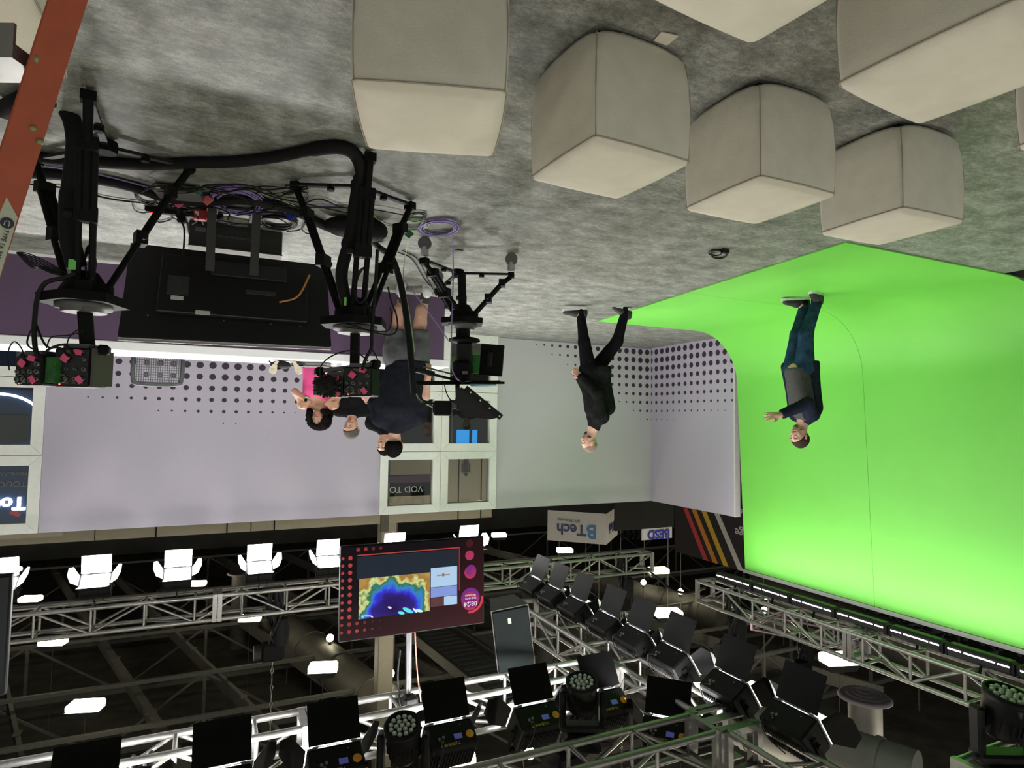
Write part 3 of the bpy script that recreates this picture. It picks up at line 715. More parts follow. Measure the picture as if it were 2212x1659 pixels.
def map_picture():
    mt = bpy.data.materials.new('satellite_map'); mt.use_nodes = True; nt = mt.node_tree; b = nt.nodes['Principled BSDF']
    tc = nt.nodes.new('ShaderNodeTexCoord'); sp = nt.nodes.new('ShaderNodeSeparateXYZ'); nt.links.new(tc.outputs['Object'], sp.inputs[0])
    mth = lambda op, a, bb=None: node_math(nt, op, a, bb)
    nz = nt.nodes.new('ShaderNodeTexNoise'); nz.inputs['Scale'].default_value = 7; nz.inputs['Detail'].default_value = 8; nt.links.new(tc.outputs['Object'], nz.inputs['Vector'])
    # a bay of deep water seen from above, shelf and coast round it (object frame: x right, z up, origin at the middle)
    dx = mth('ADD', sp.outputs[0], -.02); dz = mth('ADD', sp.outputs[2], -.10)
    r = mth('SQRT', mth('ADD', mth('MULTIPLY', dx, dx), mth('MULTIPLY', mth('MULTIPLY', dz, dz), 1.4)))
    v = mth('ADD', r, mth('MULTIPLY', mth('SUBTRACT', nz.outputs['Fac'], .5), .34))
    rp = nt.nodes.new('ShaderNodeValToRGB'); cr = rp.color_ramp; cr.elements[0].position = .0; cr.elements[0].color = (.012, .0, .05, 1); cr.elements[1].position = 1; cr.elements[1].color = (.33, .17, .03, 1)
    for pos, c in ((.14, (.02, .01, .16)), (.19, (.03, .03, .62)), (.24, (.03, .20, .40)), (.275, (.03, .12, .03)), (.30, (.55, .62, .25)), (.33, (.30, .15, .03)), (.42, (.38, .25, .06))):
        e = cr.elements.new(pos); e.color = c + (1,)
    nt.links.new(v, rp.inputs[0]); b.inputs['Base Color'].default_value = (.004, .004, .004, 1); b.inputs['Roughness'].default_value = .3; b.inputs['Specular IOR Level'].default_value = .04
    nt.links.new(rp.outputs[0], b.inputs['Emission Color']); b.inputs['Emission Strength'].default_value = 1.2
    return mt
TVX, TVY, TVZ = -1.60, 5.20, 2.825
tv = thing('hanging_television', 'large television hung on a pole, countdown and satellite map on screen', 'television', (TVX, TVY, TVZ - .36), rot=Matrix.Rotation(math.radians(3), 3, 'X'))
W2, H2 = .617, .365                                  # local: x right (+X), faces -Y, z up from the lower edge
part('cabinet', MB().bbox((0, .03, H2), (2 * W2 + .02, .05, 2 * H2 + .02), .006), BLACKP, tv)
scr = part('screen', MB().box((0, 0, 0), (2 * W2, .004, 2 * H2)), screen_face(), tv); scr.location = (0, .003, H2)
def on_screen(name, mb, mat, parent=scr): return part(name, mb, mat, parent)
def sx(u): return (u - .5) * 2 * W2                    # u 0..1 from the picture's left, v 0..1 from its top
def sz(v): return (.5 - v) * 2 * H2
def dot_s(u, v, r): return MB().lathe((sx(u), -.002, sz(v)), [(r, -.001), (r, .001)], 20, (0, 1, 0))
RED = [glow('screen_red_%d' % k, (.42 * q, .045 * q, .045 * q), 1) for k, q in enumerate((1, .6, .32, .12))]
for k in range(11):
    on_screen('dot', dot_s(.945, .09 + k * .079, .017), RED[0] if k > 1 else RED[1])
    on_screen('dot', dot_s(.993, .09 + k * .079, .012), RED[0] if k > 1 else RED[1])
for row, v in enumerate((.09, .17)):
    for j in range(4): on_screen('dot', dot_s(.895 - j * .05, v, .014 - j * .002), RED[min(3, j + row)])
for j in range(4): on_screen('dot', dot_s(.895 - j * .05, .965, .016 - j * .001), RED[min(3, 1 + j // 2)])
def rect_s(u0, v0, u1, v1, y=-.002): return MB().box(((sx(u0) + sx(u1)) / 2, y, (sz(v0) + sz(v1)) / 2), (abs(sx(u1) - sx(u0)), .002, abs(sz(v1) - sz(v0))))
on_screen('border_line', rect_s(.182, .895, .90, .908), RED[0]); on_screen('border_line', rect_s(.180, .40, .187, .908), RED[1])
def night():
    return M('screen_cloud', (.006, .006, .007), .3, 0, .1, spec=.04, emit=(.012, .018, .028), estr=1)
on_screen('picture', rect_s(.19, .64, .90, .885, -.0015), night())
mp_ = on_screen('map_picture', MB().box((0, 0, 0), (abs(sx(.40) - sx(.885)), .002, abs(sz(.21) - sz(.645)))), map_picture()); mp_.location = ((sx(.40) + sx(.885)) / 2, -.0025, (sz(.21) + sz(.645)) / 2)
SKYB = M('screen_sky_blue', (.01, .01, .01), .3, 0, .1, spec=.04, emit=(.42, .60, .80), estr=1)
on_screen('picture', rect_s(.20, .47, .393, .69), SKYB)
on_screen('picture', rect_s(.20, .355, .393, .465), M('screen_periwinkle', (.01, .01, .01), .3, spec=.04, emit=(.22, .30, .68), estr=1))
on_screen('picture', rect_s(.30, .25, .393, .35), M('screen_brown', (.01, .01, .01), .3, 0, .5, 40, spec=.04, emit=(.09, .03, .03), estr=1)); on_screen('picture', rect_s(.20, .25, .297, .35), SKYB)
for u_, v_, a_, b_, r_, m_ in ((.555, .245, .050, .016, .5, (.10, .75, .70)), (.60, .225, .030, .012, .3, (.12, .80, .72)), (.505, .235, .026, .008, .9, (.75, .85, .85)), (.475, .225, .034, .012, .3, (.60, .85, .85)), (.68, .30, .018, .008, .4, (.7, .8, .85)), (.83, .24, .03, .008, .2, (.35, .45, .80)), (.80, .225, .014, .006, .6, (.55, .75, .85)), (.86, .235, .012, .01, 1.2, (.40, .55, .9))):
    on_screen('shoal', MB().ball((sx(u_), -.004, sz(v_)), 1, 12, 6, (a_, .001, b_), Matrix.Rotation(r_, 3, 'Y')), M('shoal_%d' % int(u_ * 1000), (.01, .01, .01), .4, 0, .2, emit=m_, estr=1, spec=.04))
st = part('satellite_mark', rect_s(.255, .592, .35, .607, -.004), M('screen_tan', (.1, .08, .06), .4, emit=(.25, .12, .08), estr=1), scr)
on_screen('satellite_mark', dot_s(.303, .60, .013), RED[3])
PURG = glow('screen_purple', (.16, .02, .20), 1); MAG = glow('screen_magenta', (.40, .03, .10), 1); CRIM = glow('screen_crimson', (.60, .04, .07), 1)
on_screen('disc', dot_s(.105, .80, .042), MAG); on_screen('disc', dot_s(.10, .60, .055), MAG); on_screen('disc', dot_s(.095, .62, .05), PURG)
on_screen('disc', dot_s(.105, .94, .035), RED[3])
on_screen('disc', dot_s(.10, .30, .088), PURG); on_screen('disc', dot_s(.10, .265, .078), MAG)
arc = MB()
for k in range(12):
    a0, a1 = math.radians(80 + k * 9), math.radians(80 + (k + 1) * 9); c = Vector((sx(.10), -.003, sz(.29)))
    P = [c + Vector((math.cos(a), 0, math.sin(a))) * r for a, r in ((a0, .100), (a1, .100), (a1, .122), (a0, .122))]
    arc.prism(P, (0, 0, 0), (0, -.001, 0))
on_screen('progress_arc', arc, CRIM)
WL = glow('screen_white', (.9, .8, .85), 1)
def lett(s, u, v, size, mat=WL): on_screen('lettering', text_mb(s, size, face_frame((sx(u), -.006, sz(v)), (1, 0, 0), (0, 0, 1)), .001), mat)
lett('08:24', .10, .235, .055); lett('TIME UNTIL', .10, .30, .021); lett('PROGRAM', .10, .335, .021)
part('mount_plate', MB().box((.02, .075, H2 + .1), (.4, .03, .4)), DARK, tv)
part('pole', MB().cyl((.03, .09, H2), (.03, .09, 1.40), .025, n=14), GREYM, tv)
part('pole_clamp', MB().bbox((.03, .05, 1.30), (.12, .12, .10), .02), BLACK, tv)
part('cable', MB().tube([(.10, .10, .9), (.12, .10, 1.1), (.09, .12, 1.35)], .008), CABLE, tv)
part('steady_line', MB().tube([(-.02, .08, .76), (-.03, .05, 1.05), (-.05, .0, 1.30)], .006), M('red_cord', (.45, .16, .12), .6), tv)
_a = aty(22, 1250, 5.2)
t2 = thing('black_hanging_screen', 'edge of a dark hanging screen cut off by the frame', 'television', (_a.x + .60, 5.2, _a.z - .02))
part('cabinet', MB().bbox((0, .03, .38), (1.22, .05, .78), .006), BLACKP, t2); part('screen', MB().box((0, .002, .38), (1.19, .006, .74)), M('screen_off', (.006, .006, .007), .15), t2); part('pole', MB().cyl((0, .07, .5), (0, .07, 1.35), .025), GREYM, t2)
sk = thing('loudspeaker', 'dark grey loudspeaker cabinet hung tilted beside the television', 'loudspeaker', (-2.68, 5.60, 3.24), rot=(Matrix.Rotation(math.radians(-8), 3, 'Y') @ Matrix.Rotation(math.radians(12), 3, 'Z')))
part('cabinet', MB().prism([(-.19, .0, 0), (.19, 0, 0), (.13, .36, 0), (-.13, .36, 0)], (0, 0, 0), (0, 0, .66)), M('speaker_box', (.035, .034, .030), .6), sk)
part('grille', MB().bbox((0, -.008, .33), (.36, .02, .63), .006), M('speaker_grille', (.006, .008, .0078), .8, 0, .2, 90, .3, 400, spec=.08), sk)
part('badge', MB().box((.02, -.02, .12), (.03, .006, .05)), M('badge_green', (.3, .55, .2), .5), sk)
for z in (.44, .53): part('handle_slot', MB().box((.165, .17, z), (.02, .11, .05), Matrix.Rotation(math.radians(9.5), 3, 'Z')), BLACK, sk)
part('bracket', MB().bar((0, .15, .60), (.0, -.30, .74), .05, .02), BLACK, sk); part('safety_wire', MB().cyl((0, .2, .6), (0, .2, 8.2), .004, n=4), STEEL, sk); part('foot', MB().box((0, -.01, .65), (.36, .03, .03)), GREYM, sk)

# ================================================================== NEIGHBOURING STANDS SEEN OVER AND THROUGH THE WALL
BEIGE = M('beige_hall_panel', (.40, .36, .28), .8, 0, .03)
bg = thing('exhibition_wall', 'beige panelled wall of the stand behind the studio', 'wall', (0, 14.05, 0))
for k in range(6): part('panel', MB().box((-6.2 + 1.35 + k * 2.7, 14.05, 1.885), (2.68, .06, 3.77)), BEIGE, bg, True)
for x in (-5.32, -5.90, -.35, -1.25, .9): part('seam_strip', MB().box((x, 14.012, 1.885), (.022, .012, 3.77)), BLACK, bg, True)
pg = thing('pictogram', 'dark standing-man pictogram on the beige wall behind a window', 'sign', (-5.49, 14.0, 2.25)); PG = M('pictogram_grey', (.06, .055, .05), .7)
part('head', MB().lathe((0, -.012, .47), [(.042, -.008), (.042, .008)], 18, (0, 1, 0)), PG, pg)
part('trunk', MB().bbox((0, -.012, .30), (.13, .014, .24), .006), PG, pg)
for s in (-1, 1): part('leg', MB().bbox((s * .036, -.012, .11), (.055, .014, .24), .006), PG, pg); part('arm', MB().bbox((s * .095, -.012, .31), (.032, .014, .20), .006), PG, pg); part('shoulder', MB().bbox((s * .07, -.012, .405), (.06, .014, .034), .006), PG, pg)
vd = thing('shop_sign', 'black fascia sign with white letters above a purple box', 'sign', (-3.95, 13.2, 2.3))
part('fascia', MB().box((-3.95, 13.2, 2.92), (1.3, .08, .30)), BLACK, vd, True)
part('valance', MB().box((-3.90, 13.15, 2.70), (1.2, .3, .14)), M('sign_purple', (.07, .015, .06), .6), vd, True)
part('lettering', text_mb('VOD TO', .19, face_frame((-3.80, 13.15, 2.92), (1, 0, 0), (0, 0, 1)), .01), M('sign_white', (.75, .74, .70), .6), vd, True)
part('post', MB().box((-3.36, 13.2, 1.9), (.16, .1, 3.8)), M('post_olive', (.12, .115, .08), .7), vd, True)
db = thing('display_booth', 'dark booth with a glowing blue screen behind a window', 'booth', (-4.6, 13.0, 0))
part('back_panel', MB().box((-4.75, 13.4, .99), (3.0, .06, 1.98)), M('booth_dark', (.012, .012, .013), .6), db, True)
part('blue_screen', MB().box((-5.13, 13.3, 1.80), (.30, .02, .30)), M('booth_blue', (.02, .2, .6), .4, emit=(.02, .28, .75), estr=1.0), db, True); part('blue_screen', MB().box((-5.42, 13.3, 1.80), (.12, .02, .30)), MATS['booth_blue'], db, True)
part('post', MB().cyl((-4.82, 13.2, 0), (-4.82, 13.2, 2.0), .025), GREYM, db, True); part('shelf', MB().box((-5.25, 13.28, 1.98), (.9, .1, .05)), M('booth_wood', (.28, .16, .08), .6), db, True)
part('screen', MB().box((-4.70, 13.25, .35), (.5, .03, .4)), M('booth_green_face', (.05, .4, .08), .5), db, True)  # flat green base colour
# blue stand behind the right-hand windows
NB = M('navy_stand_panel', (.012, .035, .12), .5, 0, .1)
tb = thing('blue_stand', 'navy blue stand with glowing white lettering behind the end windows', 'booth', (3.6, 12.3, 0))
part('back_panel', MB().box((3.9, 12.3, 1.65), (3.6, .06, 3.3)), NB, tb, True)
GW = glow('neon_white', (.85, .93, 1), 5)
part('lettering', text_mb('TOUCH MAKER', .125, face_frame((2.60, 12.25, 2.52), (1, 0, 0), (0, 0, 1)), .01, 'LEFT'), M('grey_letters', (.22, .23, .27), .6), tb, True)
part('lettering', text_mb('MANUFACTURING', .085, face_frame((2.60, 12.25, 2.36), (1, 0, 0), (0, 0, 1)), .01, 'LEFT'), MATS['grey_letters'], tb, True)
part('lettering', text_mb('Touch', .27, face_frame((2.60, 12.24, 2.82), (1, 0, 0), (0, 0, 1)), .02, 'LEFT', .01), GW, tb, True)
part('red_accent', MB().box((2.72, 12.23, 2.98), (.14, .01, .06), Matrix.Rotation(.5, 3, 'Y')), M('red_accent', (.7, .05, .05), .5), tb, True)
part('neon_tube', MB().tube([(3.02 - .62 * math.cos(a), 12.25, 1.62 + .50 * math.sin(a)) for a in [math.radians(-215 + k * 25) for k in range(15)]], .02), GW, tb, True)
part('screen', MB().box((2.93, 12.24, 1.66), (.62, .04, .42)), M('screen_dim', (.03, .03, .032), .3), tb, True)
part('top_panel', MB().box((3.9, 12.3, 3.32), (3.6, .10, .10)), BEIGE, tb, True)
# hanging white sign
B_, A_ = dep(1310, 1110, 18.0), dep(1183, 1103, 18.6)
zb, zt = B_.z, dep(1310, 1177, 18.0).z
rt = Vector((A_.x - B_.x, A_.y - B_.y, 0)); Wd = rt.length; rt /= Wd; bk_ = Vector((-rt.y, rt.x, 0))
if bk_.y < 0: bk_ = -bk_
sg = thing('hanging_sign', 'white box sign hung from the roof with dark blue lettering', 'sign', ((A_.x + B_.x) / 2, (A_.y + B_.y) / 2, zb), rotz=math.atan2(rt.y, rt.x))
hh = zt - zb
part('sign_box', MB().box((0, Wd / 2, hh / 2), (Wd, Wd, hh)), M('sign_white_board', (.50, .49, .48), .7, 0, .02), sg)
NAV = M('navy_letters', (.02, .035, .12), .5); LBL = M('blue_letter', (.03, .16, .38), .5)
part('lettering', text_mb('B', hh * .62, face_frame((-Wd * .26, -.012, hh * .60), (1, 0, 0), (0, 0, 1)), .01, bold=.012), LBL, sg)
part('lettering', text_mb('Tech', hh * .50, face_frame((Wd * .09, -.012, hh * .58), (1, 0, 0), (0, 0, 1)), .01, bold=.01), NAV, sg)
part('lettering', text_mb('AV Mounts', hh * .17, face_frame((Wd * .13, -.012, hh * .30), (1, 0, 0), (0, 0, 1)), .01), M('grey_letters2', (.18, .18, .2), .6), sg)
part('lettering', text_mb('BTech', hh * .42, face_frame((-Wd / 2 - .012, Wd * .45, hh * .55), (0, -1, 0), (0, 0, 1)), .01, bold=.01), NAV, sg)
for x, y in ((-.6, .3), (.6, .3), (0, 1.2)): part('wire', MB().cyl((x, y, hh), (x, y, 11.2 - zb), .008, n=4), STEEL, sg)
# black banner with four stripes, black drape, small signs
bn = thing('striped_banner', 'black hanging banner with red, orange, yellow and white diagonal stripes', 'banner', (-11.05, 11.7, 3.0))
part('cloth', MB().box((-11.05, 11.55, 3.75), (.06, 3.1, 2.05)), M('banner_black', (.018, .014, .016), .8), bn, True)
def stripe(y0, z0, y1, z1, col, nm):
    d = .085; s = (y1 - y0) / (z1 - z0); za, zb_ = 2.75, 4.77; ya, yb = y0 + (za - z0) * s, y0 + (zb_ - z0) * s
    part('stripe', MB().prism([(-11.015, ya - d, za), (-11.015, ya + d, za), (-11.015, yb + d, zb_), (-11.015, yb - d, zb_)], (0, 0, 0), (.006, 0, 0)), M('stripe_' + nm, col, .7), bn, True)
stripe(12.668, 3.604, 11.94, 4.763, (.50, .045, .06), 'red'); stripe(12.377, 3.566, 11.612, 4.773, (.58, .22, .03), 'orange'); stripe(11.998, 3.595, 11.281, 4.757, (.60, .38, .03), 'yellow'); stripe(11.573, 3.571, 10.851, 4.718, (.52, .51, .50), 'white')
for s_, y, z in (('ge', 10.86, 3.92), ('de', 10.80, 3.42), ('y', 10.55, 4.15)): part('lettering', text_mb(s_, .28 if s_ != 'de' else .16, face_frame((-11.005, y, z), (0, 1, 0), (0, 0, 1)), .01), M('banner_text', (.6, .6, .58), .7), bn, True)
dr = thing('black_drape', 'plain black drape panel hanging beyond the wall corner', 'drape', (-10.8, 14.2, 2.6))
part('cloth', MB().box((-10.9, 14.2, 3.5), (2.0, .05, 1.72)), M('drape_black', (.008, .009, .007), .9), dr, True)
for k in range(4): part('rope_loop', MB().tube([(-10.15 - k * .18, 14.2, 4.35), (-10.10 - k * .18, 14.2, 4.5), (-10.15 - k * .18, 14.2, 4.62), (-10.2 - k * .18, 14.2, 4.5)], .012, 5, True), BLACK, dr, True)
s2 = thing('blue_white_sign', 'small white sign with bold blue lettering above the drape', 'sign', (-12.1, 15.0, 4.3))
part('board', MB().box((-11.95, 15.0, 4.62), (1.1, .05, .46)), M('sign_white2', (.60, .60, .60), .7), s2, True); part('lettering', text_mb('BESD', .36, face_frame((-12.0, 14.96, 4.70), (1, 0, 0), (0, 0, 1)), .01, bold=.012), M('sign_blue', (.02, .03, .35), .6), s2, True)
part('lettering', text_mb('PRO STORE', .09, face_frame((-11.9, 14.96, 4.45), (1, 0, 0), (0, 0, 1)), .01), NAV, s2, True)
cl = thing('hall_column', 'pale square column rising behind the hanging television', 'column', (-3.70, 14.6, 0)); part('shaft', MB().bbox((-3.78, 14.6, 5.5), (.36, .36, 11.0), .02), M('column_cream', (.34, .31, .25), .7), cl, True); part('base', MB().box((-3.78, 14.6, .15), (.5, .5, .3)), STEEL, cl, True)
for i, (a, b, lb) in enumerate((((-5.35, 20.3, 0), .42, 'dark steel column behind the fat duct'), ((-6.4, 24, 0), .3, 'dark steel column beyond the television pole'))):
    cl = thing('hall_column', lb, 'column', a); part('shaft', MB().bbox((0, 0, 5.5), (b, b, 11), .02), STEEL, cl); part('base', MB().box((0, 0, .1), (b + .2, b + .2, .2)), STEEL, cl)

for t_, pts in ((bn, ((-11.05, 10.2, 4.77), (-11.05, 12.9, 4.77))), (dr, ((-10.1, 14.2, 4.36), (-11.7, 14.2, 4.36))), (s2, ((-11.5, 15.0, 4.85), (-12.4, 15.0, 4.85)))):
    for p_ in pts: part('hanging_wire', MB().cyl(p_, (p_[0], p_[1], 11.2), .008, n=4), STEEL, t_, True)
# ================================================================== OTTOMANS
FABRIC = M('ottoman_linen', (.66, .625, .54), .9, 0, .05, 9, .25, 260)
PIPING = M('ottoman_seam', (.34, .30, .24), .9)
def ottoman(cx, cy, rz, label, s=.455, h=.43, tagged=False):
    t = thing('cube_ottoman', label, 'ottoman', (cx, cy, 0), rz, 'cream fabric cube ottomans')
    rows = []; n_c = 5; N = 4 * (n_c + 4)
    prof = [(.012, .80), (.013, .97), (.03, 1.0), (.12, 1.012), (.25, 1.012), (.36, 1.0), (h - .012, .985), (h, .965), (h + .008, .80), (h + .012, .4)]
    def ring(z, k):
        rc = .022 + .045 * max(0, 1 - z / .17); a = s / 2; pts = []
        for q in range(4):
            c = Vector((a - rc, a - rc))
            for i in range(n_c):
                th = math.pi / 2 * (i / (n_c - 1)); pts.append((c.x + rc * math.cos(th), c.y + rc * math.sin(th), q))
            for i in range(1, 5): pts.append((a - rc - (2 * (a - rc)) * i / 5, a + .006 * math.sin(math.pi * i / 5), q))
        out = []
        for x, y, q in pts:
            for _ in range(q): x, y = -y, x
            cn = max(0, min(abs(x), abs(y)) / a - .35) / .65; out.append(Vector((x * k, y * k, z + .022 * cn ** 1.6 * max(0, 1 - (z - .012) / .10))))
        return out
    mb = MB(); R = [ring(z, k) for z, k in prof]; n = len(R[0])
    mb.add([v for r in R for v in r], [(j * n + i, j * n + (i + 1) % n, (j + 1) * n + (i + 1) % n, (j + 1) * n + i) for j in range(len(R) - 1) for i in range(n)], True)
    mb.add(R[-1], [tuple(range(n))], True); mb.add(R[0], [tuple(range(n))[::-1]])
    part('cover', mb, FABRIC, t)
    a = s / 2
    part('seam', MB().tube([v + Vector((0, 0, .001)) for v in ring(h - .010, .992)], .0028, 5, True, sub=1), PIPING, t)
    for sx_ in (-1, 1):
        for sy_ in (-1, 1): part('seam', MB().tube([(sx_ * (a - .0170), sy_ * (a - .0170), .035), (sx_ * (a * 1.008 - .0125), sy_ * (a * 1.008 - .0125), .10), (sx_ * (a * 1.012 - .0078), sy_ * (a * 1.012 - .0078), .17), (sx_ * (a * 1.012 - .0075), sy_ * (a * 1.012 - .0075), .25), (sx_ * (a - .0075), sy_ * (a - .0075), .36), (sx_ * (a * .985 - .006), sy_ * (a * .985 - .006), h - .012)], .0026, 5), PIPING, t)
    part('base_board', MB().box((0, 0, .006), (s * .78, s * .78, .012)), BLACK, t)
    if tagged: part('sewn_label', MB().prism([(.05, -a - .015, .012), (.12, -a - .03, .012), (.15, -a - .10, .004), (.08, -a - .09, .004)], (0, 0, 0), (0, 0, .003)), M('label_cloth', (.62, .58, .50), .9), t)
ottoman(-.625, 1.973, math.radians(18.5), 'cream cube ottoman standing askew in front of the middle tripod', .47)
ottoman(-1.382, 2.04, math.radians(-3), 'cream cube ottoman with a small cloth label at its foot', .455, tagged=False)
ottoman(-2.18, 2.025, math.radians(0), 'cream cube ottoman in the middle of the row before the green screen', .455)
ottoman(-3.045, 1.985, math.radians(2), 'cream cube ottoman nearest the green floor corner', .455)
ottoman(-1.86, 1.0, math.radians(-5), 'large-looking cream ottoman at the frame edge, tinted green on top', .455)
ottoman(-1.035, .925, math.radians(-5), 'cream ottoman of which only a top corner shows between two others', .455)
ottoman(-2.77, .97, math.radians(0), 'cream ottoman just showing its corner at the right frame edge', .455)
ottoman(.66, 1.98, math.radians(0), 'cream ottoman half hidden behind the orange ladder', .47)
# the label lies on the floor beside the second ottoman
lbp = atz(1440, 82, .004)
solo('cloth_label', MB().prism([atz(1412, 86, .003), atz(1440, 97, .003), atz(1466, 76, .003), atz(1428, 68, .003)], (0, 0, 0), (0, 0, .004)), M('label_cloth', (.62, .58, .50), .9), 'small cream cloth label sticking out under an ottoman', 'label')

# ================================================================== ORANGE STEP LADDER
OR = M('orange_fibreglass', (.42, .085, .038), .5, 0, .06, 30); AL2 = M('ladder_aluminium', (.35, .35, .34), .4, .8, .08)
ea = dep(146, 0, 1.12); eb = dep(-45, 600, 1.12)
dz = (eb - ea).normalized(); lb = ea - dz * (ea.z / dz.z); lt = ea + dz * ((2.15 - ea.z) / dz.z)
cr = Vector((math.cos(TH), math.sin(TH), 0)); cf = Vector((-math.sin(TH), math.cos(TH), 0))
ld = thing('step_ladder', 'orange fibreglass step ladder leaning at the frame edge', 'ladder', lb, TH)
def rail(base, top, nm, mat=OR):
    w_ = .038; part(nm, MB().prism([base + cr * a_ + cf * b_ for a_, b_ in ((-w_, 0), (-.002, -w_), (.002, -w_), (w_, 0), (0, w_))], base, top), mat, ld, True)
sh = cr * .56
rail(lb, lt, 'front_rail'); rail(lb + sh, lt + cr * .26, 'front_rail')
for a_, b_ in ((.10, .03), (.50, .26)): part('rear_rail', MB().bar(lb - cf * .85 + cr * a_, lt - cf * .10 + cr * b_, .05, .03), OR, ld, True)
for k in range(1, 7):
    f = (k * .305 - .14) / (lt.z - lb.z)
    a = lb.lerp(lt, f) + cr * .03; b = (lb + sh).lerp(lt + cr * .26, f) - cr * .03
    part('step', MB().bar(a, b, .085, .028), AL2, ld, True); part('step_lip', MB().bar(a + Vector((0, 0, -.03)) - cf * .04, b + Vector((0, 0, -.03)) - cf * .04, .006, .04), AL2, ld, True)
part('top_cap', MB().box(lt + cr * .13 + Vector((0, 0, .03)), (.42, .18, .08), Matrix.Rotation(TH, 3, 'Z')), OR, ld, True)
for o_ in (Vector(), sh): part('foot', MB().box(lb + o_ + Vector((0, 0, .02)), (.1, .07, .04), Matrix.Rotation(TH, 3, 'Z')), BLACK, ld, True)
fn = (-cr - cf).normalized(); fn = (fn - dz * fn.dot(dz)).normalized()         # outward normal of the lit rail face
def on_rail(px, py, lift=.001, face=-1):
    nn = fn if face < 0 else ((cr - cf) - dz * (cr - cf).dot(dz)).normalized(); d_ = ray(px, py); p_ = lb + cr * (face * .038)
    return EYE + d_ * ((p_ - EYE).dot(nn) / d_.dot(nn)) + nn * lift
RIV = M('rivet_brass', (.28, .29, .14), .5, .5)
for px, py in ((71, 277), (86, 306)): part('rivet', MB().lathe(on_rail(px, py), [(.0062, -.002), (.0055, .002), (.002, .0035)], 12, fn), RIV, ld, True)
part('rivet', MB().lathe(on_rail(80, 128, .001, 1), [(.0062, -.002), (.0055, .002), (.002, .0035)], 12, (cr - cf).normalized()), RIV, ld, True)
LBLM = M('ladder_label', (.50, .52, .40), .6, 0, .05); INK = M('label_ink', (.03, .025, .05), .6)
part('label_plate', MB().prism([on_rail(x, y) for x, y in ((14, 426), (38, 470), (8, 570), (-30, 700), (-70, 700), (-18, 500))], (0, 0, 0), fn * .0012), LBLM, ld, True)
fr_ = dz.cross(fn).normalized()
if fr_.dot(cr) < 0: fr_ = -fr_
part('logo_disc', MB().lathe(on_rail(15, 482, .003), [(.010, -.0004), (.010, .0006)], 20, fn), INK, ld, True)
part('logo_mark', text_mb('U', .014, face_frame(on_rail(15, 482, .004), fr_, dz), .0008), LBLM, ld, True)
part('lettering', text_mb('TYPE 1A 300 LB', .010, face_frame(on_rail(2, 535, .003), dz, -fr_), .0008), INK, ld, True)

# ================================================================== CAMERA TRIPODS
def cam_tripod(feet, apex, top, label, casters=False, col_r=.030):
    apex, top = Vector(apex), Vector(top); cen = sum((Vector(f) for f in feet), Vector()) / 3
    t = thing('camera_tripod', label, 'tripod', (cen.x, cen.y, 0), group='black camera tripods')
    hub = Vector((cen.x, cen.y, .05 if not casters else .16))
    fz = .02 if not casters else .17
    for f in feet:
        f = Vector((f[0], f[1], fz)); d = (apex - f); out = (f - apex); out.z = 0; out.normalize(); sd = Vector((-out.y, out.x, 0))
        hp = apex + out * .085 + Vector((0, 0, -.03))
        mid = f.lerp(hp, .50)
        lg = part('leg', MB().tube([f + Vector((0, 0, .03)), f.lerp(hp, .3), f.lerp(hp, .62)], .020, 10, sub=1), BLACK, t, True)
        for s in (-1, 1): part('leg_tube', MB().cyl(f.lerp(hp, .22) + sd * s * .028, hp + sd * s * .030, .0155, n=10), BLACK, lg, True)
        part('leg_clamp', MB().box(f.lerp(hp, .24), (.085, .05, .06), Matrix((sd, out, Vector((0, 0, 1)))).transposed()), BLACKP, lg, True)
        part('leg_clamp', MB().box(f.lerp(hp, .60), (.095, .055, .07), Matrix((sd, out, Vector((0, 0, 1)))).transposed()), BLACKP, lg, True)
        part('clamp_knob', MB().cyl(f.lerp(hp, .60) + sd * .05, f.lerp(hp, .60) + sd * .085, .02, n=10), BLACKP, lg, True)
        part('leg_foot', MB().box(f + Vector((0, 0, .02)), (.06, .05, .045), Matrix((sd, out, Vector((0, 0, 1)))).transposed()), BLACK, lg, True)
        part('spreader_arm', MB().bar(hub, f + Vector((0, 0, .012)), .032, .018), DARK, t, True)
        part('spreader_lock', MB().cyl(hub.lerp(f, .45) + Vector((0, 0, .0)), hub.lerp(f, .45) + Vector((0, 0, .035)), .022, n=10), BLACK, t, True)
        part('hip_joint', MB().bbox(hp, (.075, .075, .08), .01), BLACKP, t, True)
        if casters:
            c = Vector((f.x, f.y, 0)); cs_ = part('caster_fork', MB().box(c + Vector((0, 0, .115)), (.05, .045, .07)).bar(c + Vector((0, 0, .05)) + cf * .03, c + Vector((0, 0, .13)), .06, .015), M('caster_grey', (.32, .32, .33), .5), t, True)
            part('caster_wheel', MB().cyl(c + Vector((0, 0, .052)) - cf * .018, c + Vector((0, 0, .052)) + cf * .018, .052, n=20), RUBBER, cs_, True)
    part('spreader_hub', MB().lathe(hub, [(.05, -.03), (.055, .0), (.05, .03)], 16), BLACK, t, True)
    part('bowl', MB().lathe(apex, [(.055, -.12), (.10, -.05), (.115, -.02), (.115, .03), (.10, .035)], 24), BLACK, t, True)
    tri = [apex + (cr * math.cos(a) + cf * math.sin(a)) * .20 + Vector((0, 0, .0)) for a in [math.radians(q) for q in (-150, -100, -30, 20, 80, 140)]]
    part('top_plate', MB().prism(tri, (0, 0, 0), (0, 0, .045)), BLACK, t, True)
    part('levelling_ring', MB().lathe(apex + Vector((0, 0, .045)), [(.125, 0), (.125, .02), (.10, .022), (.10, .038), (.085, .04)], 28), M('ring_metal', (.08, .08, .08), .5, .3), t, True)
    part('column', MB().cyl(apex + Vector((0, 0, .04)), top, col_r, n=20), BLACKP, t, True)
    return t
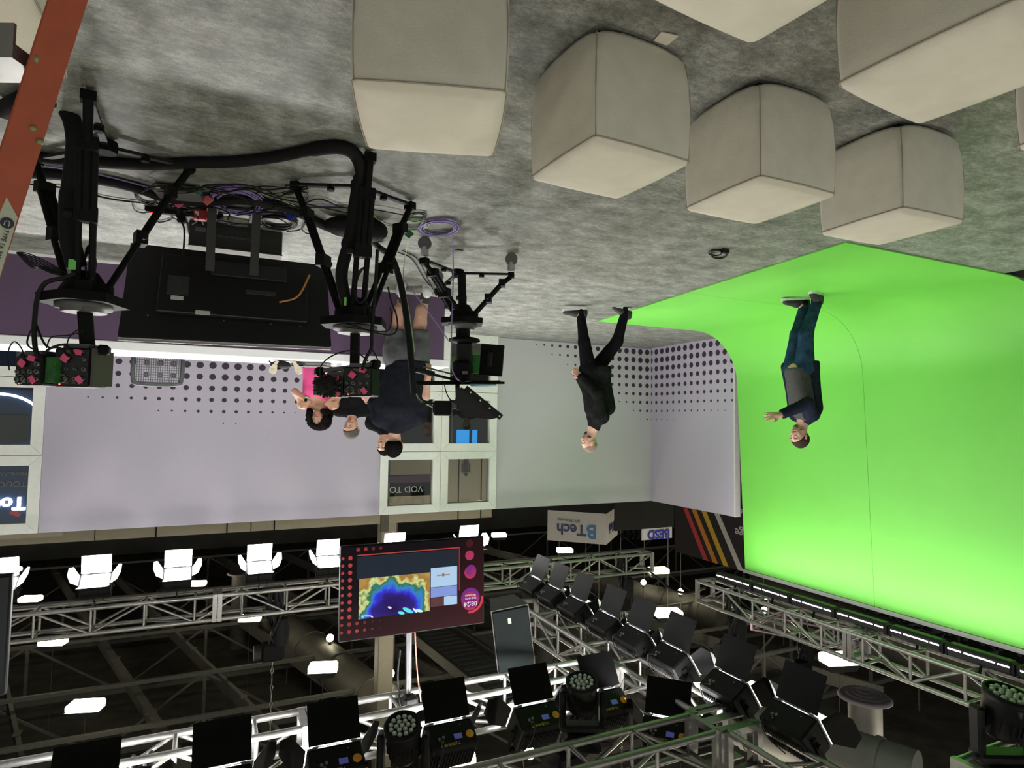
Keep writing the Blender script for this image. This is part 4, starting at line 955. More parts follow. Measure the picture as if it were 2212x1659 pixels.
f1 = [atz(192, 190), atz(410, 348), atz(78, 332)]; D1 = 3.12
cam_tripod(f1, dep(183, 640, D1), dep(190, 758, D1), 'black camera tripod beside the orange ladder', col_r=.034)
f2 = [atz(800, 325), atz(640, 388), atz(886, 432)]; D2 = 3.61
cam_tripod(f2, dep(768, 690, D2), dep(766, 790, D2), 'black camera tripod in the middle, in front of the desk', col_r=.028)
f3 = [atz(918, 512), atz(1105, 547), atz(947, 586)]; D3 = 5.28
cam_tripod(f3, dep(1000, 690, D3), dep(1000, 735, D3), 'black tripod on grey casters under the teleprompter', True, .06)
_pc = [o for o in C.objects if o.get('label') == 'black tripod on grey casters under the teleprompter'][0]
part('centre_column', MB().cyl(dep(997, 592, D3), dep(1000, 684, D3), .036, n=18).cyl(dep(997, 640, D3), dep(997, 648, D3), .045, n=18), BLACKP, _pc, True)

# ---------- box cameras on the first two tripods
SIDE_REFL = M('side_green_reflection', (.03, .13, .03), .15, 0, .3, 30)  # reflection of the green screen painted as the base colour
PCB = M('panel_grey', (.10, .10, .095), .5, .2, .4, 60)
def box_camera(c, size, yaw, label, side=1, green=True, plate=False, seed=0):
    """c: centre; rear panel faces -y of its own frame (towards the photographer)"""
    w, d, h = size; r = random.Random(seed)
    t = thing('box_camera', label, 'camera', c, TH + yaw, group='small box cameras mounted on the tripods')
    part('body', MB().bbox((0, 0, 0), (w, d, h), .008), BLACKP, t)
    part('rear_panel', MB().box((0, -d / 2 - .002, 0), (w * .92, .006, h * .9)), M('rear_panel_black', (.02, .02, .02), .35, .2, .3, 80), t)
    for i in range(9):
        x, z = (-.36 + .24 * (i % 4)) * w, (.30 - .25 * (i // 4)) * h
        q = r.uniform(.007, .012); part('connector', MB().lathe((x, -d / 2 - .004, z), [(q, 0), (q, -.012), (q * .6, -.012), (q * .6, -.004)], 12, (0, 1, 0)), GREYM if i % 3 else PCB, t)
    part('round_port', MB().tube([(.24 * w + .020 * math.cos(a), -d / 2 - .008, -.30 * h * -1 + .020 * math.sin(a)) for a in [k * math.pi / 4 for k in range(8)]], .004, 6, True, sub=2), GREYM, t)
    for i in range(3): part('button_row', MB().box(((-.3 + .2 * i) * w, -d / 2 - .007, .40 * h), (.10 * w, .006, .05 * h)), PCB, t)
    part('handle_slot', MB().box((-.1 * w, -d / 2 - .006, -.40 * h), (.5 * w, .008, .08 * h)), PCB, t)
    if green: part('side_panel', MB().box((side * (w / 2 + .03), .0, -.02 * h), (.055, d * .8, h * .86)), SIDE_REFL, t)
    else: part('side_plate', MB().prism([(side * (w / 2 + .004), -d / 2, -.5 * h), (side * (w / 2 + .004), -d / 2, .5 * h), (side * (w / 2 + .03), d * .3, .45 * h), (side * (w / 2 + .03), d * .3, -.45 * h)], (0, 0, 0), (side * .012, 0, 0)), M('cage_brown', (.075, .065, .06), .5), t)
    part('lens', MB().lathe((0, d / 2, 0), [(h * .36, 0), (h * .36, .08), (h * .30, .09), (h * .28, .06), (.001, .06)], 20, (0, 1, 0)), BLACK, t)
    part('mount_shoe', MB().box((0, 0, -h / 2 - .012), (w * .7, d * .7, .024)), GREYM, t)
    part('status_light', MB().ball((.30 * w, -d / 2 - .006, .44 * h), .004, 8, 6), glow('tiny_red_light', (1, .05, .03), 4), t)
    for i, (x, z, a) in enumerate(((.15, -.22, .6), (-.20, -.38, .2), (-.28, .32, .9))):
        part('tape_flag', MB().box((x * w, -d / 2 - .02, z * h), (.036, .003, .026 if i else .034), Matrix.Rotation(a, 3, 'Y')), PINK, t)
box_camera(dep(176, 796, D1), (.165, .16, .19), math.radians(-6), 'box camera with pink tape flags on the tripod beside the ladder', -1, False, seed=3)
box_camera(dep(90, 802, D1 - .05), (.145, .14, .145), math.radians(8), 'smaller box camera with a green-reflecting side, beside the ladder tripod', -1, True, seed=5)
box_camera(dep(782, 826, D2), (.165, .15, .165), math.radians(6), 'box camera with pink tape on the middle tripod', 1, False, seed=8)
box_camera(dep(727, 836, D2), (.115, .13, .12), math.radians(4), 'smaller box camera with a green-reflecting side on the middle tripod', 1, True, seed=9)
def mount_bar(a, b, label):
    t = thing('mounting_bar', label, 'camera mount', (Vector(a) + Vector(b)) / 2)
    part('rail', MB().bar(a, b, .07, .022), GREYM, t, True); part('rail_end', MB().bbox(a, (.05, .09, .05), .01), BLACK, t, True); part('rail_end', MB().bbox(b, (.05, .09, .05), .01), BLACK, t, True)
mount_bar(dep(225, 757, D1), dep(60, 774, D1), 'grey mounting bar holding two cameras on the ladder-side tripod'); mount_bar(dep(810, 787, D2), dep(690, 803, D2), 'grey mounting bar holding two cameras on the middle tripod')
fz = MB().ball(dep(706, 833, D2 - .12), .052, 14, 10, (1.25, .8, .95))
for k in range(160):
    a, b = rnd.uniform(0, 6.283), rnd.uniform(-1.4, 1.4); n_ = cr * math.cos(a) * math.cos(b) * 1.2 + cf * math.sin(a) * math.cos(b) * .8 + Vector((0, 0, math.sin(b)))
    p = dep(706, 833, D2 - .12) + n_ * .048; fz.cyl(p, p + n_ * .022, .006, .0008, n=4, cap=False)
solo('microphone_windscreen', fz, M('black_fur', (.008, .008, .008), .95, 0, .3, 60, .8), 'shaggy black fur microphone windscreen on the middle camera', 'windscreen')
# ---------- cables round the first two cameras
def cable(pts, r, mat, label, name='cable', cat='cable', n=6, sub=6):
    return solo(name, MB().tube(pts, r, n, sub=sub), mat, label, cat, 'loose cables of the camera rigs')
def dp(D, *pp): return [dep(x, y, D) for x, y in pp]
cable(dp(D1 - .14, (165, 590), (140, 600), (100, 610), (82, 640), (75, 690), (74, 725), (78, 760), (88, 772)), .011, CABLE, 'thick black cable curving up to the camera beside the ladder')
cable(dp(D1 - .13, (75, 700), (62, 725), (60, 745), (80, 760)), .004, CABLE, 'thin black cable loop left of the ladder-side camera'); cable(dp(D1 - .13, (78, 700), (92, 735), (105, 750), (130, 752), (148, 770)), .005, CABLE, 'black cable arching between the two ladder-side cameras')
cable(dp(D1 - .13, (88, 770), (110, 752), (140, 745), (160, 765)), .006, CABLE, 'short black cable bridging the ladder-side cameras'); cable(dp(D1 - .13, (100, 752), (112, 728), (150, 724), (178, 716), (170, 712), (150, 728), (142, 756)), .003, CABLE, 'thin looping black cable below the ladder-side camera')
cable(dp(D1 - .13, (20, 800), (18, 760), (30, 738), (46, 752), (56, 782)), .003, CABLE, 'thin black cable loop at the frame edge by the small camera')
cp = MB()
for k in range(7): cp.tube(dp(D1 + .02 + k * .012, (150, 600 + k), (105 - k, 588 - k * 2), (60 + k * 2, 562 + k * 3), (36 + k, 546 + k), (62 + k, 548 + k * 4), (110, 570 + k * 3), (152, 596 + k)), .003, 5)
o_ = solo('cable_hank', cp, CABLE, 'hank of thin black cables sticking out from the ladder-side tripod head', 'cable')
cp = MB()
for k in range(5): cp.tube(dp(D1 - .05 - k * .01, (185, 625), (196 + k * 2, 590), (202 + k, 545 + k * 3), (193, 530 + k * 4), (184, 550 + k * 3), (188, 600)), .004, 5)
solo('cable_hank', cp, CABLE, 'hank of black cable looped beside the green tape flag', 'cable')
solo('tape_flag', MB().box(dep(156, 571, D1 - .16), (.036, .003, .05), Matrix.Rotation(TH, 3, 'Z')), GTAPE, 'bright green tape flag on the ladder-side cable sleeve', 'tape')
solo('tape_flag', MB().box(dep(746, 651, D2 - .16), (.012, .003, .045), Matrix.Rotation(TH, 3, 'Z')), GTAPE, 'narrow green tape strip on the middle tripod sleeve', 'tape')
cable(dp(D2 - .14, (748, 700), (770, 705), (800, 716), (840, 724), (858, 712), (856, 680), (845, 650), (838, 620)), .005, CABLE, 'black cable swinging in a wide loop right of the middle tripod')
cable(dp(D2 - .13, (740, 706), (790, 712), (835, 716), (846, 690), (843, 665)), .004, CABLE, 'second black cable loop hanging right of the middle tripod')
cable(dp(D2 - .13, (815, 540), (812, 600), (808, 660), (803, 720), (802, 752), (790, 775), (783, 800)), .010, CABLE, 'bundled black cables dropping past the middle tripod head'); cable(dp(D2 - .13, (802, 752), (815, 775), (818, 800)), .004, CABLE, 'thin black cable splitting off the bundle by the middle camera')
cable(dp(D2 - .13, (692, 815), (694, 790), (715, 770), (750, 758), (775, 764), (795, 780)), .004, CABLE, 'thin black cable arching behind the middle column')
for k in range(3): cable(dp(D2 - .10 - .02 * k, (790, 575), (775 - 3 * k, 595), (768, 630 + 5 * k), (778, 655), (790, 640), (795, 600)), .005, CABLE, ['black cable loop hung between the middle tripod legs, outermost', 'black cable loop hung between the middle tripod legs, middle one', 'black cable loop hung between the middle tripod legs, innermost'][k])
# ---------- thick sleeves
def fl(*pp, z=.032): return [atz(x, y, z) for x, y in pp]
solo('cable_sleeve', MB().tube(fl((40, 330), (110, 344), (230, 352), (330, 356), (410, 352), (500, 350), (590, 340), (680, 322), (735, 318)) + [atz(768, 335, .04), dep(782, 372, 3.30), dep(776, 410, 3.36), dep(768, 460, 3.42), dep(762, 505, 3.46), dep(748, 545, 3.48), dep(738, 590, 3.50), dep(742, 630, 3.52), dep(752, 665, 3.56)], [.030] * 40 + [.036] * 20 + [.045] * 20 + [.035] * 20, 10), SLEEVE, 'thick black cable sleeve crossing the floor and climbing the middle tripod', 'cable')
solo('cable_sleeve', MB().tube([atz(10, 238, .05), atz(60, 215, .05), dep(125, 215, 2.86), dep(152, 250, 2.90), dep(163, 300, 2.92), dep(160, 350, 2.94), dep(152, 410, 2.97), dep(150, 460, 2.98), dep(152, 520, 3.0), dep(165, 575, 3.02)], [.042] * 20 + [.040] * 20 + [.045] * 20, 10), SLEEVE, 'thick black cable sleeve climbing the tripod beside the ladder', 'cable')
solo('cable_sleeve', MB().tube(fl((60, 374), (150, 380), (240, 393), (300, 408), (350, 425), (420, 436), (520, 432), (590, 442), (650, 462), (700, 488), (740, 500)), .030, 10), SLEEVE, 'black cable sleeve lying under the tangle on the floor', 'cable')
solo('cable_sleeve', MB().tube([atz(790, 508, .04), atz(820, 535, .04), dep(845, 555, 4.6), dep(862, 600, 4.6), dep(874, 660, 4.6), dep(882, 720, 4.6), dep(889, 790, 4.6), dep(894, 850, 4.65)], .024, 10), SLEEVE, 'black cable sleeve rising in a curve to the teleprompter rods', 'cable')
solo('cable_bag', MB().ball(atz(760, 492, .07), .16, 18, 10, (1.25, .7, .45)).ball(atz(805, 498, .08), .11, 14, 8, (1, .8, .7)), SLEEVE, 'slumped black cable bag on the floor behind the middle tripod', 'bag')

# ================================================================== TELEPROMPTER RIG ON THE CASTER TRIPOD
D = D3
tp = thing('teleprompter', 'black teleprompter with folded hood, rods and two monitors', 'teleprompter', dep(1000, 735, D))
def q(px, py, o=0.): return dep(px, py, D + o)
pxm = D / F
part('head_disc', MB().lathe(q(1003, 735), [(.10, -.02), (.13, -.01), (.135, .01), (.09, .025)], 26), BLACK, tp, True)
part('fluid_head', MB().bbox(q(1004, 762), (.13, .13, .17), .015, Matrix.Rotation(TH, 3, 'Z')), DARK, tp, True)
part('camera_body', MB().bbox(q(1000, 802), (.15, .26, .16), .02, Matrix.Rotation(TH, 3, 'Z')), BLACK, tp, True)
part('camera_grip', MB().ball(q(1003, 782), .06, 14, 10, (1, 1.2, 1.1)), BLACKP, tp, True)
part('badge', MB().box(q(1004, 805, -.15), (.045, .004, .025), Matrix.Rotation(TH, 3, 'Z')), GREYM, tp, True)
Rm = Matrix.Rotation(TH + math.radians(14), 3, 'Z') @ Matrix.Rotation(math.radians(4), 3, 'Y')
mon = part('monitor', MB().bbox(q(1062, 778, .1), (.205, .035, .27), .006, Rm), BLACKP, tp, True)
part('monitor_bracket', MB().bbox(q(1058, 776, .07), (.05, .03, .13), .01, Rm), DARK, mon, True)
part('monitor_label', MB().box(q(1077, 750, .073), (.025, .002, .03), Rm), WHITEP, mon, True)
part('side_screen', MB().box(q(1030, 787, .12), (.10, .02, .16), Matrix.Rotation(TH, 3, 'Z')), M('prompter_green_glass', (.02, .17, .02), .2, 0, .1), tp, True)
part('rod', MB().bar(q(888, 829, -.25), q(1088, 827, .25), .03, .022), BLACK, tp, True); part('rod', MB().bar(q(888, 826, -.15), q(1080, 824, .35), .02, .018), BLACK, tp, True)
part('cross_bar', MB().bar(q(1000, 826, -.25), q(1000, 826, .3), .04, .03), BLACK, tp, True)
part('tray', MB().box(q(1045, 833, .1), (.22, .26, .012), Matrix.Rotation(TH, 3, 'Z')), M('prompter_tray', (.25, .42, .50), .2), tp, True)
hd = [q(990, 838), q(1012, 842), q(1083, 900), q(1060, 906), q(1005, 900), q(985, 870)]
part('hood', MB().prism([p - cf * .12 for p in hd], (0, 0, 0), cf * .26), M('hood_cloth', (.014, .014, .015), .8, 0, .2, 20, .4), tp, True)
part('hood_frame', MB().bar(q(1005, 838, -.14), q(1083, 902, -.14), .015, .05, Vector((0, 0, 1))), DARK, tp, True); part('hood_frame', MB().bar(q(1005, 838, .15), q(1083, 902, .15), .015, .05), DARK, tp, True)
for f_ in (.15, .42, .68, .95): part('snap', MB().ball(q(1005, 838, -.155).lerp(q(1083, 902, -.155), f_), .008, 8, 6), WHITEP, tp, True)
part('mirror_glass', MB().bar(q(998, 838, 0), q(1052, 880, 0), .24, .006), M('mirror_grey', (.2, .2, .22), .1, .3), tp, True)
part('viewfinder', MB().bbox(q(957, 882), (.145, .12, .125), .01, Matrix.Rotation(TH, 3, 'Z')), BLACKP, tp, True)
part('viewfinder_arm', MB().bar(q(975, 880), q(995, 878), .03, .03), GREYM, tp, True); part('viewfinder_mount', MB().bar(q(988, 830), q(990, 885), .03, .03), DARK, tp, True)
part('viewfinder_cup', MB().cyl(q(936, 882), q(946, 882), .04, n=14), BLACK, tp, True)
part('pan_handle', MB().cyl(q(990, 822), q(905, 802, -.5), .011, n=10), BLACK, tp, True); part('grip', MB().cyl(q(935, 808, -.33), q(895, 798, -.55), .022, n=12), BLACKP, tp, True); part('pan_handle', MB().cyl(q(990, 812), q(915, 792, -.4), .007, n=8), GREYM, tp, True)
part('cable', MB().tube([q(905, 830, -.1), q(900, 850, -.1), q(908, 868, -.1), q(925, 872, -.1), q(940, 870, -.05)], .006), CABLE, tp, True); part('cable', MB().tube([q(960, 832), q(965, 850), q(975, 866), q(985, 870)], .005), CABLE, tp, True)
part('cable', MB().tube([q(898, 846, -.1), q(905, 862, -.1), q(920, 872, -.08), q(936, 880)], .006), GREEN_C, tp, True)

# ================================================================== FLOOR TELEVISION SEEN FROM BEHIND
ft = thing('floor_television', 'large flat television on a low floor stand, seen from behind', 'television', (-.10, 4.75, 0))
b0, b1, u0, u1 = Vector((.545, 4.90, .254)), Vector((-.745, 4.90, .254)), Vector((.56, 4.62, .925)), Vector((-.755, 4.62, .905))
upv = (u0 - b0).normalized(); nrm = Vector((1, 0, 0)).cross(upv).normalized()
if nrm.y > 0: nrm = -nrm
TVB = M('tv_back_black', (.010, .010, .011), .45, 0, .2, 40)
part('cabinet', MB().prism([b0, b1, u1, u0], (0, 0, 0), -nrm * .05), TVB, ft, True)
cen = (b0 + b1 + u0 + u1) / 4; hgt = (u0 - b0).length
Rt = Matrix((Vector((-1, 0, 0)), nrm, upv)).transposed()
def on_tv(nm, x, z, w, h, dth, mat, prox=0., par=None): return part(nm, MB().bbox(cen + Vector((-1, 0, 0)) * x + upv * z + nrm * (dth / 2 + prox), (w, dth, h), min(.006, dth / 3), Rt), mat, par or ft, True)
on_tv('electronics_cover', .02, -.05, .95, .46, .035, TVB); on_tv('vent_panel', .10, -.20, .50, .12, .012, M('tv_vent', (.02, .02, .021), .5, 0, .4, 120, .6, 300), .035)
on_tv('rating_plate', -.34, -.03, .13, .15, .003, M('plate_grey', (.045, .045, .045), .5, 0, .5, 140), .035)
for x, z, w in ((-.34, .07, .075), (-.18, .17, .09)): on_tv('white_label', x, z, w, .032, .003, WHITEP, .035)
on_tv('name_strip', .18, -.03, .20, .035, .003, M('strip_grey', (.05, .05, .05), .4), .035)
for x in (-.5, -.05, .25, .45): on_tv('screw', x, .20, .012, .012, .004, GREYM)
part('bottom_edge', MB().bar(u0 + upv * .012 - nrm * .02, u1 + upv * .012 - nrm * .02, .02, .014), M('tv_edge_silver', (.35, .34, .34), .4, .5), ft, True)
for px in (459, 554):
    a = aty(px, 446 if px < 500 else 460, 4.63); a.z = .0
    part('stand_post', MB().bar(Vector((a.x, 4.60, .0)), Vector((a.x, 4.66, .44)), .055, .02, (0, 1, 0)), M('stand_grey', (.045, .043, .040), .5, .2), ft, True)
    part('stand_foot', MB().box((a.x, 4.75, .012), (.07, .55, .024)), DARK, ft, True)
part('power_lead', MB().tube([cen + Vector((.32, -.06, -.16)), Vector((.22, 4.72, .16)), Vector((.27, 4.75, .05)), Vector((.12, 4.7, .01))], .006), CABLE, ft, True)
part('orange_cable', MB().tube([cen + Vector((-.30, -.06, .02)), cen + Vector((-.42, -.09, -.03)), cen + Vector((-.50, -.06, -.20))], .007), M('orange_plug', (.6, .25, .06), .5), ft, True)
# black equipment box behind the stand
eb_ = thing('equipment_box', 'flat black equipment box with faint lettering behind the television stand', 'box', (-.11, 5.22, 0))
part('case', MB().bbox((-.115, 5.22, .088), (.64, .34, .176), .006), M('equipment_black', (.02, .02, .02), .5), eb_, True)
part('lit_top', MB().box((-.115, 5.22, .180), (.645, .345, .01)), M('equipment_lit_top', (.075, .07, .06), .5), eb_, True)  # top face coloured paler to imitate the light falling on it
part('label', MB().box((.13, 5.046, .06), (.07, .004, .03)), GREYM, eb_, True)
part('lettering', text_mb('PROFESSIONAL POWER', .022, face_frame((-.10, 5.044, .09), (1, 0, 0), (0, 0, 1)), .002), GREYM, eb_, True)

# ================================================================== TANGLE ON THE FLOOR
def coil(px, py, rx, ry, n, mat, label, r=.0045, lead=None):
    c = atz(px, py, .012); a = (atz(px + rx, py, .012) - c).length; b = abs((atz(px, py + ry, .012) - c).length)
    pts = []
    for k in range(n * 10):
        t_ = 2 * math.pi * k / 10; j = 1 + .10 * math.sin(k * .37) - .22 * ((k // 10) % 4) / 4
        pts.append(c + Vector((math.cos(t_ + TH) * a * j, math.sin(t_ + TH) * b * j, .003 * (k // 10))))
    if lead: pts += [atz(x, y, .01) for x, y in lead]
    solo('cable_coil', MB().tube(pts, r, 5, sub=2), mat, label, 'cable', 'coiled cables on the floor')
coil(512, 432, 50, 26, 8, PURPLE_C, 'large coil of purple cable on the tangle behind the floor television', .006)
coil(947, 490, 40, 17, 7, PURPLE_C, 'small coil of purple cable beside the grey caster wheel', .005)
coil(893, 485, 30, 12, 4, GREEN_C, 'loose coil of green cable behind the middle tripod', .004)
coil(900, 468, 17, 10, 3, CABLE, 'small loose coil of black cable beside the purple coil', .004)
coil(600, 478, 36, 14, 6, CABLE, 'coil of black cable held by a blue clip', .007)
coil(318, 425, 22, 16, 3, CABLE, 'small black cable loop at the ladder end of the tangle', .005)
for i, (pts, r, mt, lb_) in enumerate((
    (((65, 398), (150, 408), (240, 430), (330, 440), (420, 445), (520, 452)), .006, CABLE, 'black cable running straight from the ladder tripod into the tangle'),
    (((95, 358), (200, 374), (290, 396), (345, 412)), .005, PURPLE_C, 'thin purple cable beside the floor sleeve'),
    (((430, 420), (520, 405), (600, 428), (660, 440), (740, 458), (800, 468)), .005, CABLE, 'black cable crossing above the large purple coil'),
    (((560, 440), (640, 447), (720, 448), (800, 452), (880, 466)), .004, CABLE, 'thin black cable running between the two purple coils'),
    (((480, 448), (560, 462), (640, 452), (700, 446), (760, 450)), .005, PURPLE_C, 'purple cable trailing from the large coil'),
    (((655, 440), (690, 430), (730, 445), (770, 455)), .005, CABLE, 'short black cable arc behind the middle tripod'),
    (((658, 480), (652, 495), (668, 505), (690, 488), (720, 505), (745, 512)), .005, CABLE, 'black cable wriggling beside the cable bag'),
    (((620, 500), (650, 495), (662, 470), (630, 463)), .005, CABLE, 'black cable loop under the blue clip'),
    (((330, 470), (345, 480), (372, 472), (365, 455), (380, 450), (402, 478), (408, 505)), .005, CABLE, 'black lead dropping beside the equipment box'),
    (((285, 435), (290, 452), (310, 460), (335, 450), (345, 430)), .004, CABLE, 'thin grey-black cable loop at the tangle edge'),
    (((350, 448), (430, 440), (500, 458), (590, 470), (650, 468)), .006, CABLE, 'black cable lying along the power strip'),
    (((360, 436), (440, 430), (470, 446), (560, 455), (610, 462)), .006, CABLE, 'black cable lying behind the power strip'),
    (((370, 428), (450, 420), (540, 418), (620, 450)), .006, CABLE, 'black cable under the large purple coil'),
    (((455, 435), (520, 408), (585, 425), (640, 445)), .004, GREEN_C, 'thin green cable crossing the large purple coil'),
    (((450, 405), (520, 398), (590, 418), (625, 455)), .004, CABLE, 'thin black cable arching over the tangle'))):
    solo('loose_cable', MB().tube([atz(x, y, .012 + .004 * (i % 4)) for x, y in pts], r, 6), mt, lb_, 'cable', 'loose cables in the floor tangle')
solo('loose_cable', MB().tube([atz(805, 463, .01), atz(830, 485, .012), atz(860, 492, .012), atz(885, 505, .03), dep(874, 560, 5.0), dep(872, 610, 5.0), dep(885, 680, 5.0), dep(896, 760, 5.0)], .004, 6), GREEN_C, 'thin green cable rising from the floor to the teleprompter', 'cable', 'loose cables in the floor tangle')
solo('loose_cable', MB().tube([atz(975, 505, .01), dep(979, 560, 5.1), dep(978, 640, 5.1), dep(975, 730, 5.1), dep(976, 790, 5.1), dep(985, 815, 5.1), dep(1000, 827, 5.12)], .005, 6), PURPLE_C, 'purple cable hanging from the teleprompter to its coil', 'cable', 'loose cables in the floor tangle')
solo('loose_cable', MB().tube([dep(860, 590, 5.05), dep(900, 640, 5.05), dep(945, 700, 5.05), dep(968, 735, 5.07)], .005, 6), PURPLE_C, 'purple cable slanting up to the teleprompter head', 'cable', 'loose cables in the floor tangle')
for k in range(2): solo('loose_cable', MB().tube([atz(860 + 10 * k, 545 - 4 * k, .01), atz(890 + 12 * k, 560, .01), atz(915 + 8 * k, 600, .01), atz(935, 625, .01)], .005, 6), CABLE, ['black cable curving over the floor towards the white sneakers', 'second black cable beside the one by the white sneakers'][k], 'cable', 'loose cables in the floor tangle')
tg = MB(); r5 = random.Random(11)
for k in range(34):
    x0, y0 = r5.uniform(300, 640), r5.uniform(405, 476); pts = [(x0, y0)]
    a_ = r5.uniform(-.3, .3)
    for j in range(5):
        a_ += r5.uniform(-.9, .9); pts.append((min(665, max(285, pts[-1][0] + 34 * math.cos(a_))), min(484, max(400, pts[-1][1] + 13 * math.sin(a_)))))
    tg.tube([atz(x, y, .010 + .0022 * k) for x, y in pts], r5.choice((.003, .004, .006)), 5, sub=4)
o_ = solo('cable_tangle', tg, CABLE, 'dense tangle of thin black cables on the floor behind the television', 'cable'); o_['kind'] = 'stuff'
ps = thing('power_strip', 'black power strip with plugs lying in the tangle', 'power strip', atz(400, 452), math.radians(4)); part('body', MB().bbox((0, 0, .025), (.48, .06, .05), .01), BLACK, ps)
for k in range(6): part('outlet', MB().lathe((-.18 + k * .07, -.01, .05), [(.018, 0), (.018, .004), (.012, .002)], 12), DARK, ps)
part('switch', MB().box((.2, 0, .052), (.02, .03, .01)), M('switch_red', (.6, .03, .03), .4, emit=(1, .05, .03), estr=.6), ps); part('plug', MB().bbox((.02, 0, .075), (.05, .05, .05), .008), BLACKP, ps)
rb2 = thing('red_adapter', 'red adapter box in the cable tangle', 'adapter', atz(433, 449)); part('case', MB().bbox((0, 0, .05), (.085, .06, .07), .008), M('adapter_red', (.42, .03, .035), .5), rb2); part('label', MB().box((.02, -.031, .05), (.025, .002, .03)), WHITEP, rb2)
sw = thing('network_switch', 'small grey network switch lying on the floor cables', 'network switch', atz(388, 405), math.radians(12)); part('case', MB().bbox((0, 0, .035), (.26, .16, .05), .006), M('switch_grey', (.12, .12, .115), .45, .3), sw)
for k in range(4): part('port', MB().box((-.08 + k * .05, -.081, .035), (.03, .004, .018)), BLACK, sw)
part('label', MB().box((.10, -.081, .035), (.03, .004, .02)), WHITEP, sw)
for i, (x, y, mt, lb_) in enumerate(((385, 438, PINK, 'pink tape tag on the floor cables, left one'), (447, 432, M('salmon_tape', (.75, .16, .17), .6), 'salmon tape tag near the large purple coil'), (428, 410, M('dark_green_clip', (.05, .18, .11), .5), 'dark green tag on the grey network switch'), (628, 465, M('blue_clip', (.015, .04, .42), .4), 'blue clip on the coil of black cable'), (883, 505, M('green_knot', (.02, .13, .06), .6), 'dark green cable knot near the caster tripod'))):
    p = atz(x, y, .05); solo('cable_tag', MB().prism([p + cr * -.04, p + Vector((0, 0, .035)), p + cr * .04, p + Vector((0, 0, -.035))], (0, 0, 0), cf * .006), mt, lb_, 'tag', 'coloured cable tags')
solo('cable_ring', MB().tube([atz(1553 + 17 * math.cos(a), 549 + 9 * math.sin(a), .012) for a in [k * math.pi / 5 for k in range(10)]], .008, 6, True).tube([atz(1545 + 14 * math.cos(a), 546 + 6 * math.sin(a), .02) for a in [k * math.pi / 4 for k in range(8)]], .006, 6, True).box(atz(1566, 543, .02), (.06, .03, .03)), CABLE, 'small black cable ring with a metal plug lying on the bare floor', 'cable')
solo('floor_scrap', MB().box(atz(992, 540, .003), (.07, .012, .004)), BLACK, 'tiny dark scrap on the floor beside the caster tripod', 'scrap')

# ================================================================== MESH CHAIRS AND THINGS ON THE DESK
def office_chair(cx, cy, yaw, label, zt=1.09, w=.50):
    t = thing('office_chair', label, 'chair', (cx, cy, 0), yaw, 'mesh-back office chairs behind the desk')
    FRM = M('chair_frame', (.035, .042, .042), .5); h = .46; z0 = zt - h
    pts = [(-w / 2 + .03, .22, z0), (-w / 2, .22, z0 + .1), (-w / 2, .24, zt - .06), (-w / 2 + .06, .245, zt), (w / 2 - .06, .245, zt), (w / 2, .24, zt - .06), (w / 2, .22, z0 + .1), (w / 2 - .03, .22, z0)]
    part('back_frame', MB().tube(pts, .022, 8, True, sub=4), FRM, t)
    ms = MB()
    for k in range(19):
        x = -w / 2 + .03 + (w - .06) * k / 18; ms.box((x, .225, z0 + h / 2), (.009, .004, h - .02))
    for k in range(17): ms.box((0, .226, z0 + .02 + (h - .04) * k / 16), (w - .04, .004, .007))
    o = part('back_mesh', ms, M('chair_mesh', (.10, .10, .11), .7), t); o['kind'] = 'stuff'
    part('seat', MB().bbox((0, -.03, .50), (.50, .48, .08), .02), BLACK, t); part('spine', MB().bar((0, .24, .45), (0, .25, z0 + .15), .06, .02), FRM, t)
    part('gas_post', MB().cyl((0, 0, .08), (0, 0, .46), .028), GREYM, t)
    for s in (-1, 1): part('armrest', MB().bbox((s * .29, .0, .74), (.07, .26, .03), .01), BLACK, t); part('armrest_post', MB().bar((s * .28, .02, .48), (s * .28, .02, .73), .03, .05), FRM, t)
    for k in range(5):
        a = 2 * math.pi * k / 5; part('base_leg', MB().bar((0, 0, .10), (.30 * math.cos(a), .30 * math.sin(a), .07), .04, .03), BLACK, t); part('caster', MB().cyl((.29 * math.cos(a), .29 * math.sin(a) - .02, .03), (.29 * math.cos(a), .29 * math.sin(a) + .02, .03), .03, n=10), BLACK, t)
c1 = aty(345, 800, 7.85); office_chair(c1.x, 7.85, math.pi, 'mesh-back office chair behind the middle of the desk', 1.09, .45)
c2 = aty(52, 790, 8.05); office_chair(c2.x, 8.05, math.pi * .72, 'mesh-back office chair turned sideways near the frame edge', 1.06, .46)
ZT = .825
def desk(px, py, y=7.0): p = aty(px, py, y); p.z = ZT; return p
sb_ = thing('shoulder_bag', 'black bag lying on the white worktop beside cream shoes', 'bag', desk(607, 778)); part('body', MB().ball((0, 0, .045), .09, 16, 10, (1.2, .9, .5)), SLEEVE, sb_); part('strap', MB().tube([(-.05, 0, .05), (.03, -.04, .09), (.09, -.02, .04), (.12, -.05, .015)], .008), BLACK, sb_); part('ring', MB().tube([(-.10 + .014 * math.cos(a), -.05, .03 + .014 * math.sin(a)) for a in [k * 1.05 for k in range(6)]], .003, 5, True), GREYM, sb_)
CRM = M('cream_leather', (.62, .54, .40), .6, 0, .05)
